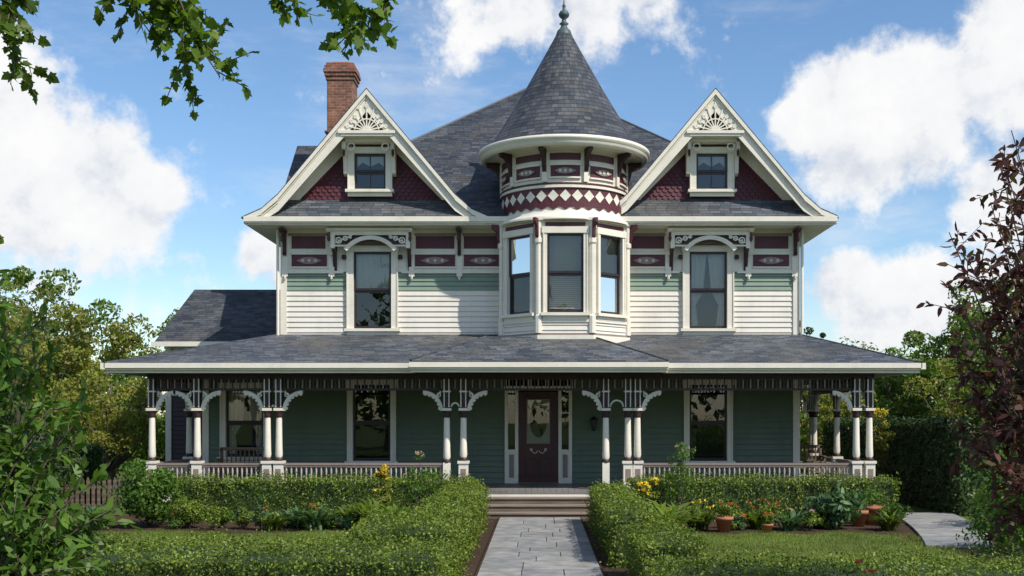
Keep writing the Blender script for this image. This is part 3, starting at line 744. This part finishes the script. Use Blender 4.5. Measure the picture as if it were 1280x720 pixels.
# side wing
wg = MB('side_wing', H)
siding(wg, -10.3, -6.5, .3, 3.4, 3.05, [], MARD)
siding(wg, -10.3, -W, 3.4, 4.2, 3.03, [], CREAM2)
wg.box(-10.36, -10.2, 2.98, 3.1, .3, 4.2, CREAM)
wg.slab([(-10.55, 2.6, 4.25), (-W, 2.6, 4.25), (-W, 6.2, 6.1), (-10.55, 6.2, 6.1)], .08, SLATE, CREAM)
wg.slab([(-10.55, 6.2, 6.1), (-W, 6.2, 6.1), (-W, 9.8, 4.25), (-10.55, 9.8, 4.25)], .08, SLATE, CREAM)
wg.add([(-10.3, 3.05, .1), (-10.3, 9.4, .1), (-10.3, 9.4, 4.3), (-10.3, 6.2, 6.0), (-10.3, 3.05, 4.3)], [(0, 1, 2, 3, 4)], CREAM2)
wg.box(-10.6, -W, 2.52, 2.6, 4.14, 4.27, CREAM)
wg.build()

# ------------------------------------------------------------------ ground
def sheet(name, pts, z, mat):
    me = bpy.data.meshes.new(name); me.from_pydata([(x, y, z) for x, y in pts], [], [list(range(len(pts)))]); me.materials.append(mat)
    o = bpy.data.objects.new(name, me); COL.objects.link(o); return o
sheet('ground', [(-1500, -400), (1500, -400), (1500, 3000), (-1500, 3000)], 0, GROUND)
sheet('mulch_bed', [(-12, -27), (8.9, -27), (8.9, -2.7), (-12, -2.7)], .004, SOIL)
def curve(x0, x1, yb, amp, n=24, ph=0): return [(x0 + (x1 - x0) * i / n, yb + amp * math.sin(i * .7 + ph)) for i in range(n + 1)]
LA = curve(-11.8, -2.3, -6.5, .28); lawnL = LA + [(-2.3, -13.9), (-11.8, -13.9)]
LB = curve(2.6, 6.6, -6.7, .25, ph=1); lawnR = LB + [(7.0, -15.6), (2.6, -15.6)]
sheet('lawn', lawnL, .008, LAWN); sheet('lawn', lawnR, .008, LAWN)
def grass(name, x0, x1, y0, y1, n, yl):
    P = np.c_[rng.uniform(x0, x1, n), rng.uniform(y0, y1, n), np.full(n, .008)]
    P = P[P[:, 1] < np.interp(P[:, 0], [a for a, b in yl], [b for a, b in yl])]
    n = len(P); B = np.c_[rng.normal(0, .45, (n, 2)), np.ones(n)]
    scatter(name, T_BLADE, P, B, rng.normal(size=(n, 3)), rng.uniform(.025, .06, n), L_GRASS)
grass('lawn_grass', -9.5, -2.3, -13, -6, 65000, LA); grass('lawn_grass', 2.6, 7, -14.5, -6.2, 45000, LB)
pv = MB('garden_path'); y = -3.78
while y > -27.5:
    hgt = random.choice((.62, .7, .8, .92)); k = random.choice((2, 2, 2, 3))
    cuts = [-.87] + sorted(random.uniform(-.3, .3) if k == 2 else c_ + random.uniform(-.08, .08) for c_ in ((0,) if k == 2 else (-.3, .3))) + [.87]
    for a, c_ in zip(cuts[:-1], cuts[1:]):
        dz = random.uniform(-.004, .004); pv.box(a + .006, c_ - .006, y - hgt + .006, y - .006, .0045, .055 + dz, STONE)
    y -= hgt
pv.build(.006)
sheet('path_bedding', [(-.9, -27.5), (.9, -27.5), (.9, -3.7), (-.9, -3.7)], .04, SOIL)
sp = MB('side_path')
for i in range(9):
    t0, t1 = i / 9, (i + 1) / 9 - .006
    f = lambda t: (7.95 - .9 * t - .5 * t * t, 9.3 - .8 * t - .8 * t * t, -2.6 - 6.4 * t)
    a, b_ = f(t0), f(t1)
    sp.slab([(a[0], a[2], .05), (b_[0], b_[2], .05), (b_[1], b_[2], .05), (a[1], a[2], .05)], .045, STONE)
sp.build(.008)

# ------------------------------------------------------------------ hedges
def hedge(x0, x1, y0, y1, h, dens=1900, leaf=.034, mat=L_BOX, name='box_hedge'):
    e = empty(name)
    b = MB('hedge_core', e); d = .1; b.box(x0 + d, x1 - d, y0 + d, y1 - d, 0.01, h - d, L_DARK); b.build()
    lx, ly = x1 - x0, y1 - y0
    faces = [(lx * ly, 'T'), (lx * h, 'F'), (lx * h * .3, 'B'), (ly * h, 'L'), (ly * h, 'R')]
    Ps = []; Ns = []
    for A, k in faces:
        n = int(A * dens); u, v = rng.random(n), rng.random(n); o = np.ones(n)
        if k == 'T': P = np.c_[x0 + lx * u, y0 + ly * v, h * o]; nn = (0, 0, 1)
        elif k == 'F': P = np.c_[x0 + lx * u, y0 * o, h * v]; nn = (0, -1, 0)
        elif k == 'B': P = np.c_[x0 + lx * u, y1 * o, h * v]; nn = (0, 1, 0)
        elif k == 'L': P = np.c_[x0 * o, y0 + ly * u, h * v]; nn = (-1, 0, 0)
        else: P = np.c_[x1 * o, y0 + ly * u, h * v]; nn = (1, 0, 0)
        nn = np.tile(np.array(nn, float), (n, 1))
        bulge = .055 * np.sin(P[:, 0] * 3.7 + P[:, 2] * 4) * np.sin(P[:, 1] * 2.9 + 1) + .04 * np.sin(P[:, 0] * 11 + P[:, 1] * 9 + P[:, 2] * 9) + .025 * np.sin(P[:, 0] * 23 - P[:, 1] * 19 + P[:, 2] * 17)
        dep = -np.abs(rng.normal(0, .05, n)) + (rng.random(n) < .1) * rng.uniform(0, .12, n)
        P = P + nn * (bulge + dep)[:, None] + rng.normal(0, .014, (n, 3))
        Ps.append(P); Ns.append(nn)
    P = np.concatenate(Ps); Nn = np.concatenate(Ns)
    c0 = np.array([(x0 + x1) / 2, (y0 + y1) / 2]); half = np.array([lx / 2, ly / 2]); q = np.abs(P[:, :2] - c0) / half
    edge = np.clip((half * (1 - q)).min(1) / .15, 0, 1); top = np.clip(1 - (h - P[:, 2]) / .15, 0, 1)
    P[:, 2] -= .07 * (1 - edge) * top
    P[:, 2] = np.maximum(P[:, 2], .01)
    leaves('hedge_leaves', P, Nn, leaf, mat, spread=.85, parent=e)
hedge(-7.9, -1.35, -4.35, -3.45, .93, 950, .05)
hedge(1.9, 7.6, -4.35, -3.45, .93, 950, .05)
hedge(-1.95, -1.12, -11.8, -4.4, .84, 1250, .043)
hedge(-9.0, -1.06, -16.2, -14.4, .78, 1600, .038)
hedge(1.05, 1.78, -11.6, -4.6, .84, 1250, .043)
hedge(1.22, 2.0, -14.6, -12.2, .76, 1500, .038)
hedge(1.12, 6.4, -17.4, -16.0, .76, 1600, .038)
hedge(-2.4, -1.1, -14.2, -12.0, .88, 1400, .04)
hedge(9.3, 11.5, -3, 9, 2.1, 350, .1, L_DARK, 'tall_hedge')
hedge(-14, -10.9, -1.5, .2, 1.5, 350, .09, L_DARK, 'tall_hedge')

# ------------------------------------------------------------------ bushes & trees
def clumps(c, rad, nc, cr, nl, shell=.45, zb=.25):
    d = unit(rng.normal(size=(nc, 3))); r = rng.random(nc) ** shell
    C = np.array(c) + d * r[:, None] * np.array(rad)
    k = rng.integers(0, nc, nl); d2 = unit(rng.normal(size=(nl, 3)) + np.array([0, 0, zb]))
    crs = cr * rng.uniform(.6, 1.25, nc)
    P = C[k] + d2 * (crs[k] * rng.uniform(.35, 1, nl) ** .5)[:, None] * np.array([1, 1, .75])
    return P, d2, C
def bush(name, x, y, r, h, nl, leaf, mat, nc=22, flowers=None, T=T_DIA, nf=60, fs=.045):
    e = empty(name)
    P, D, C = clumps((x, y, h * .52), (r * .75, r * .75, h * .4), nc, r * .36, nl)
    k = P[:, 2] > .02; P, D = P[k], D[k]
    leaves('foliage', P, D, leaf, mat, T=T, parent=e)
    b = MB('stems', e)
    for q in C[::2]: b.tube((x + random.uniform(-.05, .05), y, 0), tuple(q), .012, .005, BARK, 4)
    b.build()
    if flowers:
        i = np.argsort(-(P[:, 2] + rng.normal(0, .12 * h, len(P)) - .3 * h * (P[:, 1] - y)))[:nf]
        Q = np.repeat(P[i], 4, 0) + rng.normal(0, .015, (len(i) * 4, 3)) + np.array([0, -.03, .03])
        leaves('blossoms', Q, np.tile([0, -.5, .8], (len(Q), 1)), fs, flowers, parent=e)
def tuft(name, x, y, r, h, n, mat, flowers=None):
    e = empty(name); a = rng.uniform(0, 6.283, n)
    P = np.c_[x + rng.normal(0, r * .25, n), y + rng.normal(0, r * .25, n), np.full(n, .01)]
    out = np.c_[np.cos(a), np.sin(a), np.zeros(n)]; B = out * rng.uniform(.1, .65, (n, 1)) + np.array([0, 0, 1])
    scatter('blades', T_ARCH, P, B, out, h * rng.uniform(.6, 1.15, n), mat, e)
    if flowers:
        Q = np.c_[rng.normal(x, r * .5, 7), rng.normal(y, r * .5, 7), rng.uniform(h * .8, h * 1.2, 7)]
        b = MB('stalks', e)
        for q in Q: b.tube((x, y, 0), tuple(q), .006, .004, L_BOX, 4)
        b.build(); Q = np.repeat(Q, 5, 0) + rng.normal(0, .015, (35, 3))
        leaves('blossoms', Q, np.tile([0, -.6, .6], (35, 1)), .055, flowers, parent=e)
bush('hydrangea_bush', -7.9, -5.4, .78, 1.35, 5200, .085, L_NEAR, 34)
bush('round_shrub', -7.0, -5.7, .42, .72, 3000, .05, L_BOX, 26)
bush('round_shrub', -5.85, -5.9, .24, .48, 1400, .04, L_BOX, 16)
bush('round_shrub', -6.35, -5.6, .28, .42, 1400, .05, L_NEAR, 16)
bush('rose_bush', -2.45, -4.9, .42, 1.6, 1100, .055, L_NEAR, 18, F_PINK, nf=5)
bush('rose_bush', 2.85, -4.9, .5, 1.75, 1700, .055, L_NEAR, 22, F_PINK, nf=6)
bush('yellow_lily_clump', -3.1, -5.6, .26, 1.3, 900, .06, L_YEL, 14, F_YEL, nf=55, fs=.055)
bush('yellow_lily_clump', 2.15, -5.6, .24, 1.25, 700, .06, L_YEL, 14, F_YEL, nf=45, fs=.055)
bush('hosta_plant', 5.8, -5.7, .62, .8, 1300, .17, L_HOSTA, 24, T=T_LONG)
bush('azalea_shrub', 7.2, -5.2, .35, .6, 1500, .05, L_NEAR, 18)
for (x, y, r, h, m, fl_) in ((-3.2, -6.2, .4, .8, L_GRASS, None), (-2.7, -6.9, .4, .78, L_GRASS, None), (-4.4, -6.0, .3, .55, L_HOSTA, None), (-5.2, -6.1, .28, .42, L_BOX, None), (-3.8, -5.5, .3, .55, L_BOX, None), (-4.9, -5.6, .3, .5, L_HOSTA, None),
                            (2.5, -6.3, .4, .78, L_GRASS, None), (3.1, -6.0, .28, .55, L_GRASS, F_YEL), (2.3, -7.3, .34, .65, L_GRASS, None), (4.3, -5.8, .28, .5, L_BOX, F_ORG), (4.9, -6.1, .25, .42, L_HOSTA, None),
                            (6.8, -6.1, .25, .45, L_BOX, None), (-8.9, -5.8, .35, .6, L_HOSTA, None), (3.1, -17.9, .25, .8, L_BOX, F_ORG)):
    tuft('daylily_plant' if fl_ else 'ornamental_grass', x, y, r, h, 120, m, fl_)
for i in range(36):
    x = random.uniform(-8.6, -2.4) if i % 2 else random.uniform(2.3, 6.8); bush('bedding_plant', x, random.uniform(-6.3, -4.8), random.uniform(.18, .32), random.uniform(.28, .6), 420, .058, random.choice((L_NEAR, L_BOX, L_BOX, L_HOSTA)), 8, random.choice((None, None, F_PINK, F_ORG)), nf=6)
def pot(x, y, s, fl_=F_ORG):
    e = empty('flower_pot'); b = MB('terracotta_pot', e)
    b.lathe(x, y, [(0, 0.008), (.11 * s, 0.008), (.16 * s, .24 * s), (.185 * s, .24 * s), (.185 * s, .3 * s), (.16 * s, .3 * s), (.15 * s, .26 * s), (0, .26 * s)], 18, TERRA); b.build()
    P, D, C = clumps((x, y, .44 * s), (.14 * s, .14 * s, .12 * s), 8, .1 * s, 450)
    leaves('pot_foliage', P, D, .055, L_NEAR, parent=e)
    if fl_: leaves('pot_blossoms', P[:70] + np.array([0, 0, .05]), D[:70], .05, fl_, parent=e)
pot(3.55, -6.4, 1.0); pot(6.45, -5.3, 1.1, None); pot(6.85, -4.9, 1.3, None); pot(4.35, -6.6, .6)

def tree(name, x, y, h, cr, nl, leaf, mat, nc=60, trunk=.16, base=.35, clr=.22, shell=.5):
    e = empty(name); cz = h * (base + 1) / 2; rz = h * (1 - base) / 2
    P, D, C = clumps((x, y, cz), (cr, cr, rz), nc, cr * clr, nl, shell)
    leaves('crown_foliage', P, D, leaf, mat, parent=e, spread=.9)
    b = MB('trunk', e); pts = [(x, y, 0)]
    for i in range(1, 6): pts.append((x + random.uniform(-.12, .12) * i * .5, y + random.uniform(-.1, .1) * i * .5, h * .8 * i / 5))
    for i in range(5): b.tube(pts[i], pts[i + 1], trunk * (1 - i * .17), trunk * (1 - (i + 1) * .17), BARK, 8)
    for q in C[:26]:
        j = min(4, max(1, int(q[2] / h * 4.2) - 1)); p = Vector(pts[j]); q = Vector(q); m = (p + q) / 2 + Vector((0, 0, -.1 * (q - p).length))
        b.tube(p, m, trunk * .35, trunk * .2, BARK, 5); b.tube(m, q, trunk * .2, trunk * .06, BARK, 5)
    b.build()
tree('garden_tree', -10.1, -6.5, 5.0, 1.3, 2600, .075, L_YEL, 34, .045, .4, .24, .6)
tree('deciduous_tree', -15.5, 9, 6.1, 3.0, 12000, .17, L_YEL, 60, base=.2)
tree('deciduous_tree', -12.6, 17, 7.0, 3.2, 12000, .19, L_TREE, 60, base=.2)
tree('deciduous_tree', -19, 14, 7.8, 3.6, 12000, .2, L_TREE, 60, base=.2)
tree('deciduous_tree', -14.6, 0, 4.4, 2.2, 10000, .12, L_TREE, 50, base=.08)
tree('deciduous_tree', -12.6, 5, 4.0, 1.8, 8000, .12, L_YEL, 50, base=.08)
tree('deciduous_tree', 13.2, 14, 5.0, 2.8, 11000, .17, L_TREE, 60, base=.1)
tree('deciduous_tree', 15.8, 12, 6.8, 3.0, 12000, .18, L_TREE, 60, base=.15)
tree('deciduous_tree', 12.6, 4, 4.4, 2.0, 9000, .12, L_YEL, 50, base=.1)
tree('deciduous_tree', 11.4, -2, 5.4, 1.9, 11000, .11, L_TREE, 60, base=.15)
tree('deciduous_tree', 10.0, 10, 4.2, 1.6, 7000, .12, L_YEL, 40, base=.1)
tree('tall_conifer', 11.9, 22, 7.0, .9, 4000, .14, L_DARK, 36, base=.2)
e = empty('distant_trees'); Ps, Ds = [], []
for i in range(40):
    x = -56 + i * 2.8 + random.uniform(-1.2, 1.2); y = random.uniform(38, 58); h = random.uniform(5.5, 8.5)
    P, D, C = clumps((x, y, h * .45), (3.0, 3.0, h * .5), 30, 1.2, 1800); Ps.append(P); Ds.append(D)
for i in range(30):
    x = (-30 + i * 1.5) if i < 14 else (9 + (i - 14) * 1.4); y = random.uniform(16, 24)
    P, D, C = clumps((x, y, 1.3), (1.5, 1.5, 1.5), 16, .7, 1100); Ps.append(P); Ds.append(D)
leaves('woodland_foliage', np.concatenate(Ps), np.concatenate(Ds), .32, L_TREE, parent=e)
# unseen trees added behind the viewer to dim window reflections and low sky light
e = empty('unseen_trees'); Ps, Ds = [], []
for i in range(22):
    x = -56 + i * 5.4 + random.uniform(-1.5, 1.5); y = random.uniform(-62, -50); h = random.uniform(8, 15)
    P, D, C = clumps((x, y, h * .5), (3.6, 3.0, h * .5), 26, 1.6, 700); Ps.append(P); Ds.append(D)
leaves('unseen_foliage', np.concatenate(Ps), np.concatenate(Ds), .8, L_TREE, parent=e)
bush('evergreen_shrub', -11.3, -3.4, 1.3, 2.0, 6000, .09, L_DARK, 40)
bush('evergreen_shrub', -12.2, -7.0, 1.5, 1.9, 6000, .09, L_NEAR, 40)
bush('evergreen_shrub', -9.9, -8.8, .8, 1.1, 4000, .07, L_NEAR, 30)
bush('evergreen_shrub', 10.2, -6.2, 1.3, 2.4, 7000, .08, L_DARK, 40)
bush('evergreen_shrub', 6.5, -13.6, 1.25, 2.25, 9000, .065, L_NEAR, 46)
bush('evergreen_shrub', 9.0, -10.5, 1.2, 2.6, 7000, .07, L_DARK, 40)
bush('orange_flowering_shrub', 8.75, 1.0, .45, 2.5, 1800, .08, L_YEL, 20, F_YEL, nf=60)

# ------------------------------------------------------------------ near branches
def bez(p, q, sag, n=6):
    p, q = np.array(p, float), np.array(q, float); m = (p + q) / 2 + np.array(sag)
    return [(1 - t) ** 2 * p + 2 * t * (1 - t) * m + t * t * q for t in np.linspace(0, 1, n)]
def spray(b, start, end, sag, r0, nsub, sl, nl, LP, LB, spread=1.0, r1=.004, t0=.25):
    pts = bez(start, end, sag, 8)
    for i in range(7): b.tube(pts[i], pts[i + 1], r0 + (r1 - r0) * i / 7, r0 + (r1 - r0) * (i + 1) / 7, BARK, 5)
    ax = unit(pts[-1] - pts[0])
    for k in range(nsub):
        t = t0 + (1 - t0) * (k + random.random()) / nsub; i = min(6, int(t * 7)); p = pts[i] + (pts[i + 1] - pts[i]) * (t * 7 - i)
        d = unit(ax + spread * rng.normal(size=3)); L = sl * random.uniform(.5, 1.1); q = p + d * L + np.array([0, 0, -.12 * L])
        b.tube(p, q, .005, .0025, BARK, 4)
        for j in range(nl):
            s = (j + random.random()) / nl; pos = p + (q - p) * s
            LP.append(pos); LB.append(unit(d + 1.1 * rng.normal(size=3) + np.array([0, 0, -.35])))
def leafy(name, LP, LB, size, mat, T, parent):
    P = np.array(LP); B = np.array(LB); n = len(P)
    Nn = unit(rng.normal(size=(n, 3)) * .8 + np.array([0, -.5, .8]))
    scatter(name, T, P, B, Nn, size * rng.uniform(.6, 1.2, n), mat, parent)
e = empty('maple_tree'); b = MB('trunk_and_limbs', e); LP, LB = [], []
tr = [(-6.6, -20.6, 0), (-6.5, -20.7, 1.6), (-6.3, -20.8, 3.2), (-6.15, -20.9, 4.8), (-6.2, -20.8, 6.6), (-6.1, -20.8, 8.2)]
for i in range(5): b.tube(tr[i], tr[i + 1], .24 - .035 * i, .24 - .035 * (i + 1), BARK, 12)
limb = bez((-6.2, -20.9, 4.6), (-.9, -21.0, 5.35), (0, 0, .55), 12)
for i in range(11): b.tube(limb[i], limb[i + 1], .085 - .0065 * i, .085 - .0065 * (i + 1), BARK, 8)
for (s_, en, ns, sl) in (((-3.0, -20.95, 5.35), (-2.0, -21, 4.36), 22, .3), ((-2.6, -20.9, 5.4), (-2.3, -20.7, 4.5), 20, .3), ((-2.9, -20.9, 5.4), (-2.5, -21.1, 4.72), 18, .3), ((-2.7, -20.9, 5.4), (-2.15, -21.1, 4.6), 18, .28),
                         ((-1.9, -21, 5.4), (-1.05, -21.1, 4.62), 22, .27), ((-1.6, -21, 5.35), (-1.25, -20.8, 4.68), 20, .25), ((-1.3, -21, 5.3), (-.95, -21.2, 4.75), 18, .24), ((-1.9, -21, 5.3), (-1.5, -21.2, 4.85), 14, .24),
                         ((-3.7, -20.9, 5.3), (-3.3, -21, 4.72), 16, .28), ((-3.9, -20.9, 5.2), (-3.42, -20.6, 4.5), 16, .28), ((-2.3, -20.9, 5.4), (-1.75, -20.5, 4.98), 12, .26),
                         ((-4.9, -20.8, 5.0), (-3.55, -20.6, 3.4), 12, .26)):
    spray(b, s_, en, (.1, 0, .15), .014, ns, sl, 9, LP, LB)
for i in range(20):
    s_ = limb[random.randint(2, 9)] if i < 10 else np.array(tr[random.randint(3, 5)], float)
    en = s_ + np.array([random.uniform(-1.6, 1.2), random.uniform(-1.6, 1.4), random.uniform(.5, 2.2)])
    spray(b, s_, en, (0, 0, .3), .03, 7, .5, 8, LP, LB)
b.build(); leafy('maple_leaves', LP, LB, .078, L_MAPLE, T_MAP, e)
e = empty('leafy_shrub'); b = MB('stems', e); LP, LB = [], []
for i in range(60):
    k = i % 7
    if k < 5: ez = random.uniform(.9, 2.3); ex = random.uniform(-4.3, -3.15) + .12 * (2.3 - ez)
    else: ez = random.uniform(2.3, 3.5); ex = random.uniform(-4.5, -3.7)
    spray(b, (-4.3 + random.uniform(-.3, .3), -20 + random.uniform(-.4, .4), 0), (ex, -20 + random.uniform(-.6, .7), ez), (random.uniform(-.3, .1), 0, .5), .012, 12, .3, 9, LP, LB, t0=.4)
b.build(); leafy('shrub_leaves', LP, LB, .12, L_NEAR, T_LONG, e)
e = empty('purple_leaf_plum'); b = MB('stems', e); LP, LB = [], []
for i in range(58):
    ez = random.uniform(2.2, 4.45) if i % 4 else random.uniform(1.4, 2.3); ex = random.uniform(3.45, 4.6) - (.15 if 2.0 < ez < 3.2 else 0)
    spray(b, (4.5 + random.uniform(-.15, .15), -19 + random.uniform(-.2, .2), .0 if i % 2 else 1.0), (ex, -19 + random.uniform(-.8, .8), ez), (.1, 0, .3), .014, 12, .32, 9, LP, LB, t0=.5)
b.build(); leafy('purple_leaves', LP, LB, .105, L_PURP, T_LONG, e)

# ------------------------------------------------------------------ furniture
def bench(x, y, w, rot):
    e = empty('porch_bench'); b = MB('bench_frame', e); b.M = Matrix.Translation((x, y, .56)) @ Matrix.Rotation(rot, 4, 'Z')
    for i in range(4): b.box(-w / 2, w / 2, -.2 + i * .11, -.11 + i * .11, .4, .43, WOOD)
    for sx in (-w / 2, w / 2 - .05):
        b.box(sx, sx + .05, -.22, -.17, 0, .62, WOOD); b.box(sx, sx + .05, .2, .25, 0, .9, WOOD); b.box(sx - .01, sx + .06, -.24, .22, .62, .65, WOOD)
    b.box(-w / 2, w / 2, .2, .24, .84, .92, WOOD); b.box(-w / 2, w / 2, .2, .24, .5, .55, WOOD)
    k = int(w / .1)
    for i in range(k): xx = -w / 2 + .06 + (w - .12) * i / (k - 1); b.box(xx - .015, xx + .015, .21, .235, .55, .84, WOOD)
    b.build()
bench(-7.2, -.9, 1.2, 0); bench(-8.65, 1.2, .8, 0); bench(7.0, 1.2, .8, 0)
fe = MB('picket_fence'); fx = -13.0
while fx < -9.3:
    fe.xz([(fx, .05), (fx + .07, .05), (fx + .07, .8), (fx + .035, .88), (fx, .8)], -3.02, -3.0, WOOD); fx += .12
fe.box(-13, -9.3, -2.998, -2.96, .2, .27, WOOD); fe.box(-13, -9.3, -2.998, -2.96, .62, .69, WOOD)
fe.build()

# ------------------------------------------------------------------ world
w = bpy.data.worlds.new('World'); sc.world = w; w.use_nodes = True; nt = w.node_tree; nt.nodes.clear()
out = N(nt, 'ShaderNodeOutputWorld'); bg = N(nt, 'ShaderNodeBackground'); bg.inputs[1].default_value = .1
sky = N(nt, 'ShaderNodeTexSky', sky_type='NISHITA'); sky.sun_disc = False
sky.sun_elevation = R(SUN_EL); sky.sun_rotation = R(180 - SUN_AZ); sky.air_density = 1.0; sky.dust_density = .4; sky.ozone_density = 2.5
hs_ = N(nt, 'ShaderNodeHueSaturation'); hs_.inputs['Saturation'].default_value = 1.12; hs_.inputs['Value'].default_value = 1.6
nt.links.new(sky.outputs[0], hs_.inputs['Color'])
tc = N(nt, 'ShaderNodeTexCoord').outputs['Generated']
nrm = N(nt, 'ShaderNodeVectorMath', operation='NORMALIZE'); nt.links.new(tc, nrm.inputs[0]); D = nrm.outputs[0]
blobs = [(-.47, .27, .085), (-.41, .21, .075), (-.50, .20, .10), (-.36, .20, .04), (-.245, .145, .032), (-.225, .12, .028), (-.02, .36, .055), (.05, .355, .055), (.09, .375, .05),
         (.27, .29, .05), (.33, .27, .08), (.43, .31, .08), (.29, .235, .055), (.41, .20, .05), (.235, .265, .03), (.27, .115, .035), (.34, .105, .045), (.30, .09, .04), (.4, .1, .045),
         (-.6, .1, .1), (.6, .2, .15)]
acc = None
for bx, bz, br in blobs:
    v = Vector((bx, 1, bz)).normalized()
    dn = N(nt, 'ShaderNodeVectorMath', operation='DISTANCE'); nt.links.new(D, dn.inputs[0]); dn.inputs[1].default_value = v
    f = math_(nt, 'SUBTRACT', 1.0, math_(nt, 'DIVIDE', dn.outputs['Value'], br * 1.25))
    f = math_(nt, 'MAXIMUM', f, 0.0)
    acc = f if acc is None else math_(nt, 'SMOOTH_MAX', acc, f, .12)
sp_ = N(nt, 'ShaderNodeSeparateXYZ'); nt.links.new(D, sp_.inputs[0])
back = math_(nt, 'MULTIPLY', math_(nt, 'LESS_THAN', sp_.outputs[1], .55), math_(nt, 'SUBTRACT', noise(nt, 2.2, 3, D), .5))
acc = math_(nt, 'ADD', acc, math_(nt, 'MULTIPLY', math_(nt, 'MAXIMUM', back, 0.0), 2.5))
n1 = noise(nt, 10, 8, D, .62); n2 = noise(nt, 34, 4, D, .6)
nn = math_(nt, 'ADD', math_(nt, 'MULTIPLY', n1, .8), math_(nt, 'MULTIPLY', n2, .2))
den = math_(nt, 'ADD', math_(nt, 'MULTIPLY', acc, 1.2), math_(nt, 'MULTIPLY', math_(nt, 'SUBTRACT', nn, .5), 2.7))
mr = N(nt, 'ShaderNodeMapRange', interpolation_type='SMOOTHSTEP'); nt.links.new(den, mr.inputs[0]); mr.inputs[1].default_value = .22; mr.inputs[2].default_value = .64
cv = mapping(nt, D, (2.0, 2.0, 7.0)); ci = noise(nt, 2.2, 7, cv, .65)
mr2 = N(nt, 'ShaderNodeMapRange', interpolation_type='SMOOTHSTEP'); nt.links.new(ci, mr2.inputs[0]); mr2.inputs[1].default_value = .5; mr2.inputs[2].default_value = .8; mr2.inputs[4].default_value = .45
mask = math_(nt, 'MAXIMUM', mr.outputs[0], mr2.outputs[0])
off = N(nt, 'ShaderNodeVectorMath', operation='ADD'); nt.links.new(D, off.inputs[0]); off.inputs[1].default_value = (.02, 0, .03)
sh = noise(nt, 10, 6, off.outputs[0], .6)
shd = math_(nt, 'ADD', math_(nt, 'SUBTRACT', sh, n1), .5)
ccol = ramp(nt, shd, [(.36, (9.8, 9.8, 9.8)), (.52, (9.1, 9.2, 9.4)), (.68, (6.8, 7.2, 8.0))])
fin = mixc(nt, mask, hs_.outputs[0], ccol)
nt.links.new(fin, bg.inputs[0]); nt.links.new(bg.outputs[0], out.inputs[0])

sd = bpy.data.lights.new('sun', 'SUN'); sd.energy = 5.0; sd.angle = R(.53); sd.color = (1, .93, .83)
so = bpy.data.objects.new('sun', sd); COL.objects.link(so)
dv = Vector((math.sin(R(SUN_AZ)) * math.cos(R(SUN_EL)), -math.cos(R(SUN_AZ)) * math.cos(R(SUN_EL)), math.sin(R(SUN_EL))))
so.rotation_euler = dv.to_track_quat('Z', 'Y').to_euler(); so.location = dv * 60

cd = bpy.data.cameras.new('camera'); cd.sensor_width = 36; cd.lens = 39.375; cd.shift_x = -.0273; cd.shift_y = .125; cd.clip_end = 4000
co = bpy.data.objects.new('camera', cd); COL.objects.link(co); co.location = (0, -28, 2.24); co.rotation_euler = (R(90), 0, 0)
sc.camera = co
sc.view_settings.view_transform = 'Standard'; sc.view_settings.look = 'None'; sc.view_settings.exposure = 0
